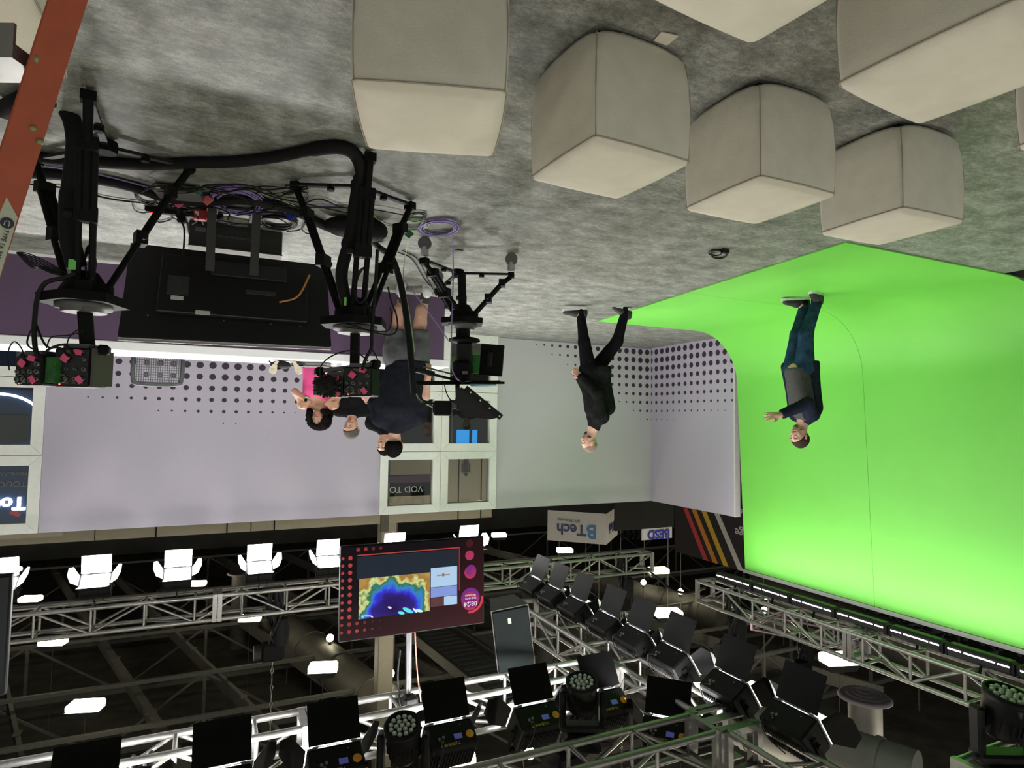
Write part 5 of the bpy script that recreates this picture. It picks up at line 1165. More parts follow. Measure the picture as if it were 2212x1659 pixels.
for i, (px, py, a, lb_) in enumerate(((603, 793, .45, 'cream high-heeled shoe with its sole up, left of the pair'), (633, 795, -.55, 'cream high-heeled shoe with its sole up, right of the pair'))):
    s_ = thing('high_heeled_shoe', lb_, 'shoe', desk(px, py, 6.95) + Vector((0, 0, .0)), TH, 'pair of cream shoes on the desk')
    Rs = Matrix.Rotation(a, 3, 'Y')
    poly_ = [Rs @ Vector((x, -.03, z + .02)) for x, z in ((-.014, .0), (.014, .0), (.020, .05), (.036, .09), (.036, .125), (.02, .15), (-.02, .15), (-.036, .125), (-.036, .09), (-.020, .05))]
    zmin = min(v.z for v in poly_); poly_ = [v - Vector((0, 0, zmin)) for v in poly_]
    part('sole', MB().prism(poly_, (0, 0, 0), (0, .012, 0)), CRM, s_); part('upper', MB().ball(Rs @ Vector((0, -.005, .13)) - Vector((0, 0, zmin)), .034, 12, 8, (1, 1, .9)), CRM, s_); part('heel', MB().cyl(Rs @ Vector((0, -.02, .035)) - Vector((0, 0, zmin)), Rs @ Vector((.0, .05, .03)) - Vector((0, 0, zmin - .0)), .010, .006, 8), CRM, s_)
pc = thing('spectacle_case', 'dark leather pouch on the worktop between shoes and folder', 'pouch', desk(645, 782, 7.02), TH + .1); part('case', MB().ball((0, 0, .032), .075, 16, 8, (1.3, .6, .42)), M('pouch_slate', (.035, .040, .045), .5), pc); part('flap', MB().bbox((0, -.03, .045), (.14, .03, .012), .004), BLACK, pc)
fo = thing('stacked_folders', 'flat grey folders stacked on the worktop', 'folder', desk(685, 782, 7.0), TH); 
for k in range(3): part('folder', MB().box((.01 * k, 0, .008 + .017 * k), (.27, .18, .014)), M('folder_grey_%d' % k, ((.10, .10, .10), (.22, .22, .22), (.05, .05, .05))[k], .5), fo)
wb = thing('water_bottle', 'clear plastic water bottle with a blue label on the desk', 'bottle', desk(733, 790, 7.0))
part('body', MB().lathe((0, 0, 0), [(.026, 0), (.03, .01), (.030, .06), (.027, .09), (.030, .12), (.028, .15), (.013, .185), (.012, .20)], 18), M('bottle_clear', (.60, .64, .66), .15, 0, .2, 60), wb); part('label', MB().cyl((0, 0, .09), (0, 0, .14), .0312, n=18, cap=False), M('bottle_label', (.12, .25, .65), .5), wb); part('cap', MB().cyl((0, 0, .20), (0, 0, .22), .015, n=12), WHITEP, wb)
lp = thing('desk_monitor', 'small grey screen standing on the worktop behind the middle camera', 'monitor', desk(800, 795, 7.2), TH); part('panel', MB().box((0, 0, .09), (.16, .015, .13)), M('monitor_pale', (.45, .45, .46), .4), lp); part('stand', MB().box((0, .02, .012), (.1, .08, .024)), BLACK, lp)
# ================================================================== PEOPLE
def smin(a, b, k):
    h = np.clip(.5 + .5 * (b - a) / k, 0, 1); return b * (1 - h) + a * h - k * h * (1 - h)
def sdf_surface(prims, res, subs=(), cuts=()):
    """one continuous surface round tapered limbs and ellipsoids; prims: ('c', a, b, ra, rb, k) or ('e', c, radii, k)"""
    lo = np.array([1e9] * 3); hi = -lo
    for p in prims:
        if p[0] == 'c':
            for q, r in ((p[1], p[3]), (p[2], p[4])): lo = np.minimum(lo, np.array(q) - r); hi = np.maximum(hi, np.array(q) + r)
        else: lo = np.minimum(lo, np.array(p[1]) - np.array(p[2])); hi = np.maximum(hi, np.array(p[1]) + np.array(p[2]))
    lo -= 3 * res; hi += 3 * res
    n = np.ceil((hi - lo) / res).astype(int) + 1
    axs = [lo[i] + res * np.arange(n[i]) for i in range(3)]
    Fd = np.full(n, 1.0, np.float32)
    def block(a, b, pad):
        i0 = np.maximum(0, ((np.array(a) - pad - lo) / res).astype(int)); i1 = np.minimum(n, ((np.array(b) + pad - lo) / res).astype(int) + 2)
        sl = tuple(slice(i0[i], i1[i]) for i in range(3))
        g = np.meshgrid(*[axs[i][sl[i]] for i in range(3)], indexing='ij'); return sl, g
    def dist(p, g):
        if p[0] == 'c':
            a, b = np.array(p[1]), np.array(p[2]); ba = b - a; L2 = max(1e-9, ba @ ba)
            t = np.clip(((g[0] - a[0]) * ba[0] + (g[1] - a[1]) * ba[1] + (g[2] - a[2]) * ba[2]) / L2, 0, 1)
            return np.sqrt((g[0] - a[0] - ba[0] * t) ** 2 + (g[1] - a[1] - ba[1] * t) ** 2 + (g[2] - a[2] - ba[2] * t) ** 2) - (p[3] + (p[4] - p[3]) * t)
        c, r = p[1], p[2]
        k0 = np.sqrt(sum(((g[i] - c[i]) / r[i]) ** 2 for i in range(3))); k1 = np.sqrt(sum(((g[i] - c[i]) / r[i] ** 2) ** 2 for i in range(3)))
        return np.where(k1 > 1e-6, k0 * (k0 - 1) / np.maximum(k1, 1e-6), -min(r))
    for p in prims:
        if p[0] == 'c': a = np.minimum(np.array(p[1]) - p[3], np.array(p[2]) - p[4]); b = np.maximum(np.array(p[1]) + p[3], np.array(p[2]) + p[4]); k = p[5]
        else: a = np.array(p[1]) - np.array(p[2]); b = np.array(p[1]) + np.array(p[2]); k = p[3]
        sl, g = block(a, b, k + 4 * res); d = dist(p, g); Fd[sl] = smin(Fd[sl], d, k)
    for p in subs:
        r_ = p[2] if p[0] == 'e' else (p[3],) * 3
        sl, g = block(np.array(p[1]) - np.array(r_), np.array(p[1]) + np.array(r_), .03); d = -dist(p, g); k = p[-1]
        Fd[sl] = -smin(-Fd[sl], -d, k)
    if cuts:
        g = np.meshgrid(*axs, indexing='ij')
        for nrm_, off in cuts: Fd = np.maximum(Fd, (nrm_[0] * g[0] + nrm_[1] * g[1] + nrm_[2] * g[2] - off).astype(np.float32))
    ins = Fd < 0
    c8 = [ins[i:n[0] - 1 + i, j:n[1] - 1 + j, k:n[2] - 1 + k] for i in (0, 1) for j in (0, 1) for k in (0, 1)]
    s = sum(c.astype(np.int8) for c in c8); mix = (s > 0) & (s < 8)
    idx = np.full(mix.shape, -1, np.int64); cells = np.argwhere(mix); idx[mix] = np.arange(len(cells))
    acc = np.zeros((len(cells), 3)); cnt = np.zeros(len(cells))
    co = [np.array((i, j, k)) for i in (0, 1) for j in (0, 1) for k in (0, 1)]
    for a in range(8):
        for b in range(a + 1, 8):
            if np.abs(co[a] - co[b]).sum() != 1: continue
            fa = Fd[tuple((cells + co[a]).T)]; fb = Fd[tuple((cells + co[b]).T)]; cr_ = (fa < 0) != (fb < 0)
            t = np.where(cr_, fa / np.where(np.abs(fa - fb) < 1e-9, 1, fa - fb), 0)
            acc += np.where(cr_[:, None], co[a] + (co[b] - co[a]) * t[:, None], 0); cnt += cr_
    V = (cells + acc / cnt[:, None]) * res + lo
    faces = []
    for ax_ in range(3):
        u, v = (ax_ + 1) % 3, (ax_ + 2) % 3
        sl0 = [slice(1, -1)] * 3; sl1 = [slice(1, -1)] * 3; sl0[ax_] = slice(0, -1); sl1[ax_] = slice(1, None)
        A, B = ins[tuple(sl0)], ins[tuple(sl1)]; ch = np.argwhere(A != B)
        if len(ch) == 0: continue
        st = A[tuple(ch.T)]
        e = np.zeros(3, int); base = ch.copy(); base[:, u] += 1; base[:, v] += 1
        du = np.zeros(3, int); du[u] = 1; dv = np.zeros(3, int); dv[v] = 1
        q = np.stack([idx[tuple((base - du - dv).T)], idx[tuple((base - dv).T)], idx[tuple(base.T)], idx[tuple((base - du).T)]], 1)
        q = np.where(st[:, None], q, q[:, ::-1]); faces.append(q)
    return V, np.concatenate(faces)
def np_mesh(name, V, Fc, mat):
    me = bpy.data.meshes.new(name); me.from_pydata(V.tolist(), [], Fc.tolist()); me.polygons.foreach_set('use_smooth', [True] * len(Fc)); me.materials.append(mat); me.update(); return me
RES = .0095
class Person:
    """frame: x to the camera's right, y away from the camera, z up; pixel picks turn into joints at the person's own distance"""
    def __init__(s, foot_xy, label, skin, depth=None):
        s.p0 = Vector((foot_xy[0], foot_xy[1], 0)); s.D = depth_of(s.p0); s.label = label; s.skin = skin; s.parts = []; s.R = Matrix.Rotation(-TH, 3, 'Z')
    def J(s, px, py, dy=0.):
        return s.R @ (dep(px, py, s.D + dy) - s.p0)
    def body(s, prims, subs=()):
        V, Fc = sdf_surface(prims, RES, subs)
        o = bpy.data.objects.new('person', np_mesh('body', V, Fc, s.skin)); C.objects.link(o); o.location = s.p0; o.rotation_euler = (0, 0, TH)
        WM[o.name] = Matrix.Translation(s.p0) @ Matrix.Rotation(TH, 4, 'Z'); s.o = o
        tag(o, s.label, 'person'); return o
    def wear(s, name, prims, mat, cuts=(), subs=(), res=RES):
        V, Fc = sdf_surface(prims, res, subs, cuts)
        o = bpy.data.objects.new(name, np_mesh(name, V, Fc, mat)); C.objects.link(o); o.parent = s.o; WM[o.name] = wm(s.o).copy(); return o
    def bit(s, name, mb, mat): return part(name, mb, mat, s.o)
def V3(v): return (v[0], v[1], v[2])
def cap(a, b, ra, rb=None, k=.03): return ('c', V3(a), V3(b), ra, rb if rb is not None else ra, k)
def ell(c, r, k=.03): return ('e', V3(c), tuple(r), k)
def grow(prims, d, k=None): return [(p[0], p[1], p[2], p[3] + d, p[4] + d, k or p[5]) if p[0] == 'c' else (p[0], p[1], tuple(q + d for q in p[2]), k or p[3]) for p in prims]
def head_prims(c, f, h=.235, neck=None, up=None):
    """c: head centre, f: unit facing direction, h: head height"""
    c, f = Vector(c), Vector(f).normalized(); u = Vector((0, 0, 1)); u = (u - f * u.dot(f)).normalized(); r = f.cross(u); q = h / .235
    P = lambda a, b, d: c + r * (a * q) + f * (b * q) + u * (d * q)
    pr = [ell(P(0, -.014, .028), [.077 * q, .077 * q, .092 * q], .03), cap(P(0, -.022, .028), P(0, .016, .020), .077 * q, .070 * q, .03),
          cap(P(0, .018, -.05), P(0, .050, -.078), .048 * q, .030 * q, .03), cap(P(-.035, .02, -.055), P(.035, .02, -.055), .035 * q, .035 * q, .03),
          cap(P(0, .075, .028), P(0, .098, -.022), .010 * q, .016 * q, .015), cap(P(-.016, .080, -.028), P(.016, .080, -.028), .010 * q, .010 * q, .012),
          cap(P(-.045, .066, .036), P(.045, .066, .036), .014 * q, .014 * q, .016),
          cap(P(-.020, .076, -.060), P(.020, .076, -.060), .010 * q, .010 * q, .012)]
    for s_ in (-1, 1): pr += [cap(P(s_ * .079, -.008, .022), P(s_ * .083, -.012, -.018), .016 * q, .011 * q, .008), cap(P(s_ * .052, .050, -.012), P(s_ * .045, .055, -.03), .020 * q, .018 * q, .02)]
    sb = [ell(P(s_ * .032, .098, .012), [.017 * q] * 3, .012) for s_ in (-1, 1)]
    return pr, sb, P, q
def face_bits(s, P, q, brow, lip=None, eyes=True, glasses=False):
    EY = M('eye_white', (.55, .52, .50), .3); IR = M('eye_dark', (.02, .012, .01), .2); BR = M('brow_%d' % int(sum(brow) * 1000), brow, .9)
    for s_ in (-1, 1):
        s.bit('eye', MB().ball(P(s_ * .032, .074, .012), .0125 * q, 10, 8), EY); s.bit('pupil', MB().ball(P(s_ * .032, .0835, .012), .0062 * q, 8, 6), IR)
        s.bit('eyebrow', MB().tube([P(s_ * .016, .084, .036), P(s_ * .034, .083, .041), P(s_ * .052, .072, .034)], .0042 * q, 6), BR)
    s.bit('mouth', MB().tube([P(-.024, .080, -.061), P(0, .0875, -.059), P(.024, .080, -.061)], .0042 * q, 6), M('lips_%d' % int((lip or (.3, .12, .1))[0] * 1000), lip or (.3, .12, .1), .5))
    if glasses:
        for s_ in (-1, 1): s.bit('spectacle_rim', MB().tube([P(s_ * .034 + .022 * math.cos(a), .096, .010 + .018 * math.sin(a)) for a in [k * math.pi / 5 for k in range(10)]], .0024 * q, 5, True, sub=2), DARK); s.bit('spectacle_arm', MB().tube([P(s_ * .056, .094, .014), P(s_ * .080, .04, .016), P(s_ * .086, -.01, .012)], .002 * q, 5), DARK)
def hand_prims(w, d, side, n, size=1.0, curl=.3, spread=1.0):
    """w wrist, d direction of the fingers, side direction of the thumb, n direction the palm faces"""
    w, d = Vector(w), Vector(d).normalized(); sd = Vector(side); sd = (sd - d * sd.dot(d)).normalized(); n = d.cross(sd); n = n if n.dot(Vector(n)) else n
    z = size; pm = w + d * .05 * z
    pr = [cap(w, w + d * .03 * z, .026 * z, .028 * z, .015)]
    for k in range(4): o_ = (.030 - .020 * k) * z; pr.append(cap(w + d * .02 * z + sd * o_ * .7, w + d * .088 * z + sd * o_, .014 * z, .012 * z, .010))
    for k, L in enumerate((.068, .078, .072, .056)):
        o_ = (.030 - .020 * k) * z; a = w + d * .088 * z + sd * o_
        d1 = (d + sd * (.14 - .09 * k) * spread + n * curl * .5).normalized(); d2 = (d + sd * (.14 - .09 * k) * spread + n * curl * 1.8).normalized()
        b = a + d1 * L * .52 * z; c = b + d2 * L * .48 * z
        pr += [cap(a, b, .0100 * z, .0090 * z, .004), cap(b, c, .0090 * z, .0075 * z, .004)]
    t0 = w + d * .025 * z + sd * .024 * z; t1 = t0 + (d * .6 + sd * .75 + n * .2).normalized() * .042 * z; t2 = t1 + (d * .9 + sd * .35 + n * .3).normalized() * .034 * z
    pr += [cap(t0, t1, .0145 * z, .011 * z, .008), cap(t1, t2, .0105 * z, .0085 * z, .004)]
    return pr
def shoe(s, heel, toe, mat, sole, w=.042, h=.075, name='shoe'):
    heel, toe = Vector(heel), Vector(toe); z0 = min(heel.z, toe.z)
    d = (toe - heel).normalized(); L = (toe - heel).length
    a = heel + Vector((0, 0, .048)) + d * .03; b = toe + Vector((0, 0, .036)) - d * .045; m_ = heel.lerp(toe, .45) + Vector((0, 0, .062))
    o = s.wear(name, [cap(a, m_, w, w * .98, .03), cap(m_, b, w * .98, w * .86, .03), cap(a + Vector((0, 0, .035)), a + Vector((0, 0, .055)), w * .95, w * .9, .03)], mat, cuts=[((0, 0, -1), -(min(heel.z, toe.z) + .012))], res=.008)
    so = MB(); sd = Vector((-d.y, d.x, 0)).normalized(); poly_ = []
    for f_, wd in ((0, .55), (.03, .85), (.15, 1), (.45, .88), (.72, 1.05), (.92, .8), (1.02, .3)): poly_.append((f_, wd))
    pts = [heel.lerp(toe, f_) + sd * (w * wd * 1.08) for f_, wd in poly_] + [heel.lerp(toe, f_) - sd * (w * wd * 1.08) for f_, wd in reversed(poly_)]
    so.prism(pts, (0, 0, 0), (0, 0, .030)); so_o = part('sole', so, sole, s.o)
    so_o.parent = o
    return o
SK1 = M('skin_light', (.52, .30, .22), .55, 0, .06, 25); SK2 = M('skin_tan', (.40, .22, .14), .55, 0, .06, 25); SK3 = M('skin_olive', (.36, .19, .115), .55, 0, .06, 25)
CLB = M('cloth_black', (.008, .008, .009), .95, 0, .25, 30, .7, 22, spec=0.0); CLB2 = M('cloth_black_jacket', (.011, .012, .011), .95, 0, .3, 25, .8, 16, spec=0.0)
NAVY = M('cloth_navy', (.017, .021, .036), .95, 0, .2, 30, .7, 18, spec=0.0); DENIM = M('denim', (.020, .045, .085), .9, 0, .45, 9, .6, 40, spec=0.0); CHAR = M('cloth_charcoal', (.045, .045, .045), .9, 0, .2, 40, .5)
GRYS = M('shorts_grey', (.075, .078, .082), .9, 0, .35, 10, 1.0, 14); TEE = M('tee_dark_navy', (.012, .0135, .018), .95, 0, .2, 20, .9, 9, spec=0.0); PNK = M('cloth_pink', (.72, .075, .26), .8, 0, .08, 20, .4)
HAIRB = M('hair_black', (.007, .006, .006), .7, 0, .4, 60, .5, 90, spec=0.0); HAIRG = M('hair_grey', (.09, .08, .07), .9, 0, .4, 80, .6, 120, spec=0.0); HAIRBR = M('hair_brown', (.048, .034, .026), .9, 0, .3, 80, .5, 120, spec=0.0); STUB = M('hair_stubble', (.17, .12, .09), .8, 0, .3, 90)
WSOLE = M('sole_white', (.62, .62, .60), .6); SNK = M('sneaker_black', (.015, .015, .016), .7); SNW = M('sneaker_white', (.68, .69, .70), .6)
def hair_cap(s, P, q, mat, back=1.0, thick=.010, front=.052, low=-.03, k=.02):
    pr = [ell(P(0, -.014, .030), [(.077 + thick) * q, (.077 + thick) * q, (.092 + thick) * q], k), cap(P(0, -.022, .030), P(0, .014, .026), (.077 + thick) * q, (.068 + thick) * q, k)]
    c0 = P(0, 0, 0); f = (P(0, 1, 0) - c0).normalized(); u = (P(0, 0, 1) - c0).normalized()
    n1 = (f * .80 - u * .60).normalized()                 # keep what lies behind a slanting hairline
    off = n1.dot(P(0, front, .060))
    n2 = -u; off2 = n2.dot(P(0, 0, low))
    return s.wear('hair', pr, mat, cuts=[(V3(n1), off), (V3(n2), off2)], res=.007)

# ---------- the walker in black
def walker():
    a, b = atz(1266, 664), atz(1350, 660); base = (a + b) / 2
    s = Person((base.x, base.y), 'bald man in black jacket and black jeans walking towards the desk', SK1); J = s.J
    hipL, hipR = J(1272, 800, -.07), J(1285, 800, .08)
    kn1, an1 = J(1262, 741, -.08), J(1255, 682, -.05); kn2, an2 = J(1333, 738, .08), J(1350, 676, .05)
    pel = (hipL + hipR) / 2 + Vector((0, 0, .05)); ch = J(1288, 880); nk = J(1283, 922); hc = J(1273, 955)
    shN, shF = J(1300, 900, -.17), J(1283, 900, .17)
    eN, wN = J(1290, 850, -.22), J(1256, 815, -.13); eF, wF = J(1270, 850, .20), J(1250, 813, .06)
    legs = [cap(hipL, kn1, .088, .060), cap(kn1, an1, .058, .040), cap(hipR, kn2, .088, .060), cap(kn2, an2, .058, .040), cap(hipL, hipR, .095, .095)]
    torso = [cap(pel, ch, .105, .120, .05), cap(pel + Vector((0, -.05, 0)), ch + Vector((0, -.07, .0)), .10, .11, .05), cap(pel + Vector((0, .05, 0)), ch + Vector((0, .07, 0)), .10, .11, .05), cap(shN, shF, .065, .065, .05)]
    armN = [cap(shN, eN, .056, .046), cap(eN, wN, .044, .032)]; armF = [cap(shF, eF, .056, .046), cap(eF, wF, .044, .032)]
    f = Vector((.97, -.12, -.22)); hp, hs, P, q = head_prims(hc, f, .235)
    hands = hand_prims(wN, Vector((.55, .55, -.62)), Vector((.5, 0, .8)), 0, .95, .5) + hand_prims(wF, Vector((.5, -.5, -.7)), Vector((.6, 0, .7)), 0, .95, .5)
    feet = [cap(an1, J(1240, 672, -.05), .04, .035), cap(an2, J(1338, 666, .05), .04, .035)]
    s.body(legs + torso + armN + armF + feet + [cap(nk - Vector((0, 0, .05)), hc - Vector((.01, 0, .05)), .060, .055, .03), cap(shN, nk, .05, .05, .04), cap(shF, nk, .05, .05, .04)] + hp + hands, hs)
    s.wear('trousers', grow(legs, .012), CLB, cuts=[((0, 0, 1), pel.z + .06)])
    s.wear('jacket', grow(torso, .022) + grow(armN, .018) + grow(armF, .018) + [cap(pel + Vector((-.06, 0, -.06)), pel + Vector((.03, 0, -.05)), .115, .11, .05), cap(pel + Vector((-.10, -.05, -.05)), pel + Vector((-.10, .05, -.05)), .13, .13, .05), cap(pel + Vector((-.12, 0, .0)), J(1312, 880), .10, .10, .06), cap(pel + Vector((.06, -.03, -.05)), ch + Vector((.02, -.03, 0)), .10, .09, .05), cap(shN, nk - Vector((0, 0, .02)), .075, .060, .04), cap(shF, nk - Vector((0, 0, .02)), .075, .060, .04), cap(nk - Vector((0, 0, .07)), nk - Vector((.01, 0, .0)), .075, .068, .03)], CLB2, cuts=[((0, 0, -1), -(pel.z - .10)), (V3(Vector((.45, 0, .9)).normalized()), Vector((.45, 0, .9)).normalized().dot(nk + Vector((0, 0, .028))))])
    shoe(s, J(1267, 664, -.05), J(1214, 668, -.05), SNK, WSOLE); 
    shoe(s, J(1363, 668, .05), J(1321, 657, .05), SNK, WSOLE)
    for an in (an1, an2): s.wear('sock', [cap(an - Vector((0, 0, .05)), an + Vector((0, 0, .03)), .052, .050, .02)], CLB, res=.008)
    hair_cap(s, P, q, STUB, thick=.003, front=.03, low=-.02); face_bits(s, P, q, (.10, .06, .04))
    s.wear('beard', [cap(P(0, .026, -.055), P(0, .058, -.085), .050 * q, .033 * q, .02), cap(P(-.038, .022, -.052), P(.038, .022, -.052), .038 * q, .038 * q, .02), cap(P(-.018, .080, -.05), P(.018, .080, -.05), .011 * q, .011 * q, .01)], M('beard_dark', (.07, .045, .035), .9, 0, .3, 80), cuts=[(V3((P(0, 0, 1) - P(0, 0, 0)).normalized()), (P(0, 0, 1) - P(0, 0, 0)).normalized().dot(P(0, 0, -.042)))], res=.007)
walker()

# ---------- the presenter on the green floor
def presenter():
    a, b = atz(1745, 641), atz(1765, 632); base = (a + b) / 2
    s = Person((base.x, base.y), 'man in navy blazer and blue jeans gesturing on the green floor', SK1); J = s.J
    hipL, hipR = J(1712, 797, .09), J(1738, 797, -.08)
    kn1, an1 = J(1722, 724, .10), J(1737, 663, .12); kn2, an2 = J(1741, 721, -.08), J(1763, 657, -.05)
    pel = (hipL + hipR) / 2 + Vector((0, 0, .04)); ch = J(1737, 880); nk = J(1735, 910); hc = J(1727, 942)
    shN, shF = J(1752, 894, -.17), J(1722, 894, .17)
    eN, wN = J(1744, 872, -.30), J(1684, 897, -.30); eF, wF = J(1722, 850, .24), J(1716, 812, .20)
    legs = [cap(hipL, kn1, .090, .062), cap(kn1, an1, .060, .042), cap(hipR, kn2, .090, .062), cap(kn2, an2, .060, .042), cap(hipL, hipR, .092, .092)]
    torso = [cap(pel, ch, .110, .118, .05), cap(pel + Vector((.0, -.06, 0)), ch + Vector((-.01, -.08, 0)), .10, .105, .05), cap(pel + Vector((.0, .06, 0)), ch + Vector((0, .08, 0)), .10, .105, .05), cap(shN, shF, .062, .062, .05)]
    armN = [cap(shN, eN, .056, .046), cap(eN, wN, .044, .030)]; armF = [cap(shF, eF, .056, .046), cap(eF, wF, .044, .030)]
    f = Vector((.93, -.30, -.12)); hp, hs, P, q = head_prims(hc, f, .235)
    hands = hand_prims(wN, Vector((.97, .05, .10)), Vector((.15, -.2, .95)), 0, 1.0, -.25, 2.2) + hand_prims(wF, Vector((.2, -.1, -.95)), Vector((.9, -.2, 0)), 0, .95, .4)
    feet = [cap(an1, J(1715, 652, .12), .04, .036), cap(an2, J(1765, 640, -.07), .038, .032)]
    s.body(legs + torso + armN + armF + feet + [cap(nk - Vector((0, 0, .05)), hc - Vector((.02, 0, .05)), .060, .055, .03)] + hp + hands, hs)
    s.wear('jeans', grow(legs, .012), DENIM, cuts=[((0, 0, 1), pel.z + .07)])
    s.wear('t_shirt', grow(torso, .012) + [cap(pel + Vector((0, -.06, -.03)), pel + Vector((0, .06, -.03)), .112, .112, .04), cap(nk - Vector((0, 0, .08)), nk - Vector((0, 0, .05)), .075, .07, .03)], CHAR, cuts=[((0, 0, -1), -(pel.z - .045)), (V3(Vector((.4, -.1, .9)).normalized()), Vector((.4, -.1, .9)).normalized().dot(nk + Vector((0, 0, .01))))])
    jt = grow(torso, .026) + [cap(shN, nk - Vector((.02, 0, .02)), .070, .055, .04), cap(shF, nk - Vector((.02, 0, .02)), .070, .055, .04), cap(pel + Vector((-.09, -.06, -.08)), ch + Vector((-.05, -.06, 0)), .10, .10, .05), cap(pel + Vector((-.05, -.04, -.07)), pel + Vector((-.05, .06, -.07)), .125, .125, .05), cap(nk - Vector((.02, 0, .07)), nk - Vector((.03, 0, .03)), .078, .07, .03)]
    op = Vector((.86, -.5, .05)).normalized()
    s.wear('blazer', jt, NAVY, cuts=[((0, 0, -1), -(pel.z - .12)), (V3(op), op.dot((pel + ch) / 2) + .055), (V3(Vector((.45, 0, .9)).normalized()), Vector((.45, 0, .9)).normalized().dot(nk + Vector((0, 0, .02))))])
    s.wear('blazer_sleeve', grow(armN, .020) + [cap(shN + Vector((.0, .05, -.01)), shN, .075, .072, .03)], NAVY, cuts=[(V3((wN - eN).normalized()), (wN - eN).normalized().dot(wN) - .02)])
    s.wear('blazer_sleeve', grow(armF, .020) + [cap(shF + Vector((0, -.05, -.01)), shF, .075, .072, .03)], NAVY, cuts=[(V3((wF - eF).normalized()), (wF - eF).normalized().dot(wF) - .02)])
    s.wear('blazer_front', [cap(pel + Vector((.085, .10, -.07)), ch + Vector((.06, .12, -.02)), .060, .055, .04)], NAVY, cuts=[((0, 0, -1), -(pel.z - .12))])
    shoe(s, J(1747, 643, .12), J(1689, 645, .12), SNK, WSOLE); shoe(s, J(1772, 634, -.03), J(1752, 628, -.22), SNK, WSOLE)
    for an in (an1, an2): s.wear('sock', [cap(an - Vector((0, 0, .05)), an + Vector((0, 0, .03)), .052, .050, .02)], CLB, res=.008)
    s.wear('sock', [cap(an2, J(1764, 641, -.08), .050, .046, .02)], CLB, res=.008)
    hair_cap(s, P, q, HAIRBR, thick=.009, front=.055, low=-.035); face_bits(s, P, q, (.10, .05, .03))
    s.wear('beard', [cap(P(0, .026, -.055), P(0, .056, -.085), .049 * q, .032 * q, .02), cap(P(-.037, .022, -.052), P(.037, .022, -.052), .037 * q, .037 * q, .02)], M('beard_brown', (.17, .10, .07), .9, 0, .3, 80), cuts=[(V3((P(0, 0, 1) - P(0, 0, 0)).normalized()), (P(0, 0, 1) - P(0, 0, 0)).normalized().dot(P(0, 0, -.055)))], res=.007)
presenter()

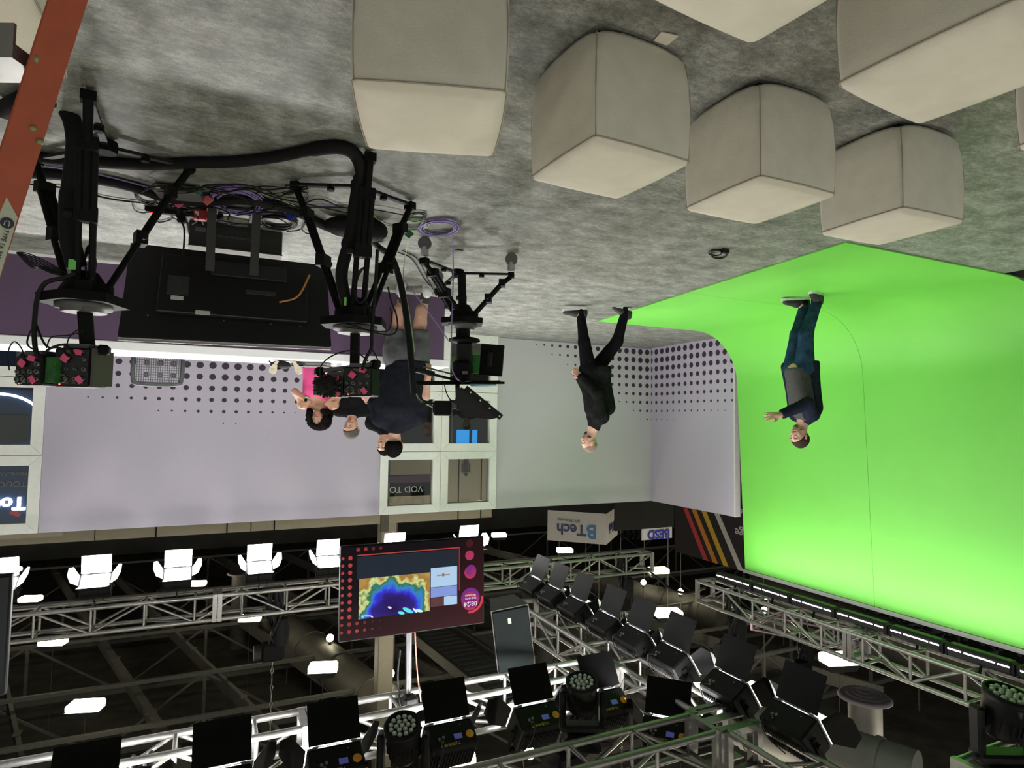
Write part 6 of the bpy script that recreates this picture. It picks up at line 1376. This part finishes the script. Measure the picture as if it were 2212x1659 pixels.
# ---------- the man in shorts, seen from behind
def shorts_man():
    base = (atz(868, 617) + atz(920, 618)) / 2
    s = Person((base.x, base.y), 'tall man in dark T-shirt and grey shorts, back to the camera', SK1); J = s.J
    an1, kn1, an2, kn2 = J(868, 648), J(861, 697), J(918, 648), J(908, 697)
    hip1, hip2 = J(858, 765), J(899, 765); pel = (hip1 + hip2) / 2 + Vector((-.03, 0, .05)); ch = J(862, 878); nk = J(855, 930); hc = J(850, 960, -.02)
    sh1, sh2 = J(822, 902), J(902, 900)
    e1, w1 = J(808, 862, .10), J(822, 840, .32); e2, w2 = J(917, 856, -.03), J(925, 812, -.08)
    legs = [cap(hip1, kn1, .100, .066), cap(kn1, an1, .064, .040), cap(kn1 + Vector((0, -.015, -.07)), kn1 + Vector((0, -.02, -.14)), .058, .05, .03), cap(hip2, kn2, .100, .066), cap(kn2, an2, .064, .040), cap(kn2 + Vector((0, -.015, -.07)), kn2 + Vector((0, -.02, -.14)), .058, .05, .03), cap(hip1, hip2, .105, .105)]
    torso = [cap(pel + Vector((-.085, 0, 0)), ch + Vector((-.12, 0, 0)), .115, .125, .06), cap(pel + Vector((.085, 0, 0)), ch + Vector((.12, 0, 0)), .112, .125, .06), cap(pel, ch, .13, .14, .06), cap(sh1, sh2, .070, .070, .06)]
    arm1 = [cap(sh1, e1, .062, .050), cap(e1, w1, .048, .034)]; arm2 = [cap(sh2, e2, .062, .050), cap(e2, w2, .048, .034)]
    f = Vector((.25, .95, -.16)); hp, hs, P, q = head_prims(hc, f, .245)
    hands = hand_prims(w1, Vector((.2, .9, -.2)), Vector((.8, 0, .5)), 0, 1.0, .4) + hand_prims(w2, Vector((-.05, .1, -1)), Vector((-.5, .8, 0)), 0, 1.0, .5)
    feet = [cap(an1, J(868, 630, .08), .042, .036), cap(an2, J(922, 630, .08), .042, .036)]
    s.body(legs + torso + arm1 + arm2 + feet + [cap(nk - Vector((0, 0, .08)), hc - Vector((0, 0, .05)), .066, .060, .03)] + hp + hands, hs)
    s.wear('shorts', [cap(hip1 + Vector((0, 0, .02)), J(857, 722), .125, .108, .03), cap(hip2 + Vector((0, 0, .02)), J(907, 722), .125, .105, .03), cap(hip1 + Vector((0, 0, .04)), hip2 + Vector((0, 0, .04)), .150, .150, .03), cap(hip1 + Vector((.02, 0, -.05)), hip2 + Vector((-.02, 0, -.05)), .130, .130, .04)], GRYS, cuts=[((0, 0, -1), -J(880, 713).z), ((0, 0, 1), pel.z + .10)])
    slv = [cap(sh1, sh1.lerp(e1, .80), .085, .080, .03), cap(sh2, sh2.lerp(e2, .62), .082, .078, .03), cap(sh1, nk - Vector((0, 0, .01)), .080, .066, .05), cap(sh2, nk - Vector((0, 0, .01)), .080, .066, .05)]
    s.wear('t_shirt', grow(torso, .022) + slv + [cap(nk - Vector((0, 0, .10)), nk - Vector((0, 0, .0)), .085, .075, .03), cap(pel + Vector((-.06, 0, -.03)), pel + Vector((.06, 0, -.03)), .15, .15, .05)], TEE, cuts=[((0, 0, -1), -(J(880, 782).z)), (V3(Vector((0, .25, 1)).normalized()), Vector((0, .25, 1)).normalized().dot(nk + Vector((0, 0, .02))))])
    for x, y in ((868, 617), (921, 617)):
        a_ = J(x, y, -.06); b_ = J(x + (-3 if x < 900 else 6), y + 6, .18); a_.z = b_.z = 0.0; shoe(s, a_, b_, SNW, WSOLE, .045)
    for an in (an1, an2): s.wear('sock', [cap(an - Vector((0, 0, .04)), an + Vector((0, 0, .045)), .050, .048, .02)], CHAR, cuts=[((0, 0, 1), an.z + .05)], res=.008)
    hair_cap(s, P, q, HAIRB, thick=.010, front=.045, low=-.045); face_bits(s, P, q, (.02, .015, .01))
shorts_man()

# ---------- people behind the desk
def seated_legs(pel, wd=.10, fwd=-1):
    a = pel + Vector((-wd, -.02, -.03)); b = pel + Vector((wd, -.02, -.03)); k1, k2 = a + Vector((-.03, .30 * fwd, -.02)), b + Vector((.03, .30 * fwd, -.02)); f1, f2 = Vector((k1.x, k1.y + .08, .10)), Vector((k2.x, k2.y + .08, .10))
    return [cap(a, k1, .085, .065), cap(k1, f1, .06, .042), cap(b, k2, .085, .065), cap(k2, f2, .06, .042), cap(a, b, .10, .10)], (f1, f2)
def high_stool(p, z, label):
    t = thing('high_stool', label, 'stool', (p[0], p[1], 0), TH, 'high stools behind the desk'); part('seat', MB().lathe((0, 0, z - .05), [(.15, 0), (.18, .015), (.18, .05), (.14, .06)], 24), BLACK, t); part('post', MB().cyl((0, 0, .02), (0, 0, z - .04), .028), GREYM, t); part('base', MB().lathe((0, 0, 0), [(.21, 0), (.21, .012), (.04, .03)], 24), GREYM, t)
    part('foot_ring', MB().tube([(.14 * math.cos(a), .14 * math.sin(a), .28) for a in [k * math.pi / 6 for k in range(12)]], .01, 6, True), GREYM, t)
def pink_woman():
    base = aty(686, 800, 7.75)
    s = Person((base.x, base.y), 'woman with dark curly hair in a pink top behind the desk', SK3); J = s.J
    pel = J(685, 783); pel = Vector((pel.x, 0, pel.z)); ch = J(684, 852); nk = J(690, 880); hc = J(689, 904, -.03)
    sh1, sh2 = J(656, 874), J(718, 875); e1, w1 = J(637, 846, -.08), J(668, 868, -.16); e2, w2 = J(735, 850, -.06), J(706, 872, -.15)
    legs, ft_ = seated_legs(pel, .09)
    torso = [cap(pel + Vector((-.05, 0, 0)), ch + Vector((-.05, 0, 0)), .105, .100, .05), cap(pel + Vector((.05, 0, 0)), ch + Vector((.05, 0, 0)), .105, .100, .05), cap(ch + Vector((-.06, -.07, -.02)), ch + Vector((.06, -.07, -.02)), .065, .065, .04), cap(sh1 + Vector((.03, 0, 0)), sh2 - Vector((.03, 0, 0)), .050, .050, .05)]
    arms = [cap(sh1, e1, .046, .038), cap(e1, w1, .036, .026), cap(sh2, e2, .046, .038), cap(e2, w2, .036, .026)]
    f = Vector((.05, -.95, .10)); hp, hs, P, q = head_prims(hc, f, .215)
    hands = hand_prims(w1, Vector((.85, -.1, .35)), Vector((0, 0, 1)), 0, .86, .5) + hand_prims(w2, Vector((-.9, -.1, .15)), Vector((0, 0, 1)), 0, .86, .4)
    s.body(legs + torso + arms + [cap(nk - Vector((0, 0, .05)), hc - Vector((0, -.02, .05)), .048, .046, .03), cap(sh1, nk - Vector((0, 0, .01)), .042, .038, .04), cap(sh2, nk - Vector((0, 0, .01)), .042, .038, .04)] + hp + hands, hs)
    s.wear('top', grow(torso, .012), PNK, cuts=[((0, 0, -1), -(pel.z + .04)), ((0, 0, 1), ch.z + .075), (V3(Vector((0, -.6, .8)).normalized()), Vector((0, -.6, .8)).normalized().dot(ch + Vector((0, -.10, .045))))])
    for a in (sh1, sh2): s.bit('shoulder_strap', MB().tube([a.lerp(nk, .25) + Vector((0, -.055, -.06)), a.lerp(nk, .25) + Vector((0, -.05, .02)), a.lerp(nk, .25) + Vector((0, .0, .055))], .012), PNK)
    s.wear('skirt', grow(legs, .020) + [cap(pel + Vector((-.05, 0, -.02)), pel + Vector((.05, 0, -.02)), .125, .125, .04)], CLB, cuts=[((0, 0, 1), pel.z + .07), ((0, 0, -1), -.35)])
    hr = [ell(P(0, -.03, .050), [.140, .120, .105], .03)]
    r_ = random.Random(4)
    for k in range(70):
        a = r_.uniform(-2.75, 2.75); z = r_.uniform(-.12, .09); rr = .112 + .042 * r_.random(); hr.append(ell(P(math.sin(a) * rr, -math.cos(a) * rr * .9 - .012, z), [r_.uniform(.020, .036)] * 3, .015))
    s.wear('hair', hr, HAIRB, subs=[ell(P(0, .115, -.025), [.064, .085, .088], .012)], res=.0095)
    face_bits(s, P, q, (.015, .01, .01), (.35, .09, .09))
    s.bit('wrist_watch', MB().cyl(w1.lerp(e1, .10), w1.lerp(e1, .24), .036, n=14), WHITEP); s.bit('watch_face', MB().bbox(w1.lerp(e1, .17) + Vector((0, -.036, 0)), (.035, .008, .038), .003), BLACK)
    s.bit('necklace', MB().tube([nk + Vector((-.045, -.035, -.0)), nk + Vector((0, -.075, -.035)), nk + Vector((.045, -.035, .0))], .003, 5), GREYM)
    for f_ in ft_: s.wear('shoe', [cap(f_ + Vector((0, .04, -.06)), f_ + Vector((0, -.12, -.075)), .036, .030, .02)], CLB, cuts=[((0, 0, -1), -.005)], res=.01)
    high_stool((base.x, base.y), pel.z - .13, 'high stool under the woman in pink')
pink_woman()
def black_man():
    base = aty(762, 800, 7.9)
    s = Person((base.x, base.y), 'grey-haired man in a black T-shirt seated behind the desk', SK1); J = s.J
    pel = J(765, 785); pel = Vector((pel.x, 0, pel.z)); ch = J(762, 862); nk = J(761, 896); hc = J(759, 924, -.08)
    sh1, sh2 = J(731, 884), J(791, 884); e1, w1 = J(722, 838, -.05), J(745, 812, -.26); e2, w2 = J(800, 848, -.04), J(786, 858, -.24)
    legs, ft_ = seated_legs(pel, .10)
    torso = [cap(pel + Vector((-.07, 0, 0)), ch + Vector((-.09, 0, 0)), .12, .115, .06), cap(pel + Vector((.07, 0, 0)), ch + Vector((.09, 0, 0)), .12, .115, .06), cap(sh1, sh2, .062, .062, .06)]
    arms = [cap(sh1, e1, .056, .046), cap(e1, w1, .042, .030), cap(sh2, e2, .056, .046), cap(e2, w2, .042, .030)]
    f = Vector((.25, -.85, -.42)); hp, hs, P, q = head_prims(hc, f, .24)
    hands = hand_prims(w1, Vector((.6, -.6, .1)), Vector((0, 0, 1)), 0, .95, .5) + hand_prims(w2, Vector((-.5, -.6, .2)), Vector((0, 0, 1)), 0, .95, .4)
    s.body(legs + torso + arms + [cap(nk - Vector((0, 0, .06)), hc - Vector((0, -.03, .06)), .060, .056, .03)] + hp + hands, hs)
    s.wear('t_shirt', grow(torso, .018) + [cap(sh1, sh1.lerp(e1, .75), .076, .070, .03), cap(sh2, sh2.lerp(e2, .75), .076, .070, .03), cap(sh1, nk - Vector((0, 0, .02)), .072, .062, .05), cap(sh2, nk - Vector((0, 0, .02)), .072, .062, .05), cap(nk - Vector((0, 0, .08)), nk - Vector((0, 0, .01)), .078, .070, .03)], CLB, cuts=[((0, 0, -1), -(pel.z - .06)), (V3(Vector((0, -.4, .9)).normalized()), Vector((0, -.4, .9)).normalized().dot(nk + Vector((0, -.02, .03))))])
    s.wear('trousers', grow(legs, .014), CLB, cuts=[((0, 0, 1), pel.z + .05), ((0, 0, -1), -.12)])
    hair_cap(s, P, q, HAIRG, thick=.013, front=.055, low=-.02); face_bits(s, P, q, (.10, .08, .07))
    for f_ in ft_: s.wear('shoe', [cap(f_ + Vector((0, .04, -.06)), f_ + Vector((0, -.14, -.072)), .040, .034, .02)], SNK, cuts=[((0, 0, -1), -.005)], res=.01)
    high_stool((base.x, base.y), pel.z - .13, 'high stool under the grey-haired man')
black_man()
def hidden_man():
    base = aty(832, 800, 7.95)
    s = Person((base.x, base.y), 'man in black almost hidden behind the tall man in shorts', SK2); J = s.J
    nk = J(829, 934); hc = J(830, 962); ch = J(830, 892); pel = J(833, 800); pel = Vector((pel.x, 0, pel.z)); sh1, sh2 = J(804, 914), J(860, 914)
    kn = [Vector((-.10, 0, .5)), Vector((.10, 0, .5))]
    legs = [cap(pel + Vector((x, 0, -.03)), Vector((x, 0, .5)), .09, .062) for x in (-.1, .1)] + [cap(Vector((x, 0, .5)), Vector((x, 0, .09)), .06, .042) for x in (-.1, .1)]
    torso = [cap(pel + Vector((-.07, 0, 0)), ch + Vector((-.09, 0, 0)), .12, .115, .06), cap(pel + Vector((.07, 0, 0)), ch + Vector((.09, 0, 0)), .12, .115, .06), cap(sh1, sh2, .062, .062, .06)]
    e1, w1, e2, w2 = sh1 + Vector((-.06, .02, -.28)), sh1 + Vector((-.03, -.12, -.50)), sh2 + Vector((.06, .02, -.28)), sh2 + Vector((.03, -.12, -.50))
    arms = [cap(sh1, e1, .056, .046), cap(e1, w1, .042, .030), cap(sh2, e2, .056, .046), cap(e2, w2, .042, .030)]
    f = Vector((.3, -.9, -.1)); hp, hs, P, q = head_prims(hc, f, .235)
    hands = hand_prims(w1, Vector((0, -.2, -1)), Vector((.8, -.4, 0)), 0, .95, .4) + hand_prims(w2, Vector((0, -.2, -1)), Vector((-.8, -.4, 0)), 0, .95, .4)
    s.body(legs + torso + arms + [cap(nk - Vector((0, 0, .06)), hc - Vector((0, 0, .05)), .060, .055, .03)] + hp + hands, hs)
    s.wear('t_shirt', grow(torso, .018) + [cap(sh1, sh1.lerp(e1, .8), .078, .072, .03), cap(sh2, sh2.lerp(e2, .8), .078, .072, .03), cap(sh1, nk - Vector((0, 0, .02)), .072, .062, .05), cap(sh2, nk - Vector((0, 0, .02)), .072, .062, .05)], CLB, cuts=[((0, 0, -1), -(pel.z - .06)), ((0, 0, 1), nk.z + .04)])
    s.wear('trousers', grow(legs, .014), CLB, cuts=[((0, 0, 1), pel.z + .02), ((0, 0, -1), -.08)])
    hair_cap(s, P, q, HAIRB, thick=.012, front=.05, low=-.02); face_bits(s, P, q, (.02, .015, .01))
    for x in (-.1, .1): shoe(s, Vector((x, .06, 0)), Vector((x, -.20, 0)), SNK, WSOLE)
hidden_man()
bpy.context.view_layer.update()
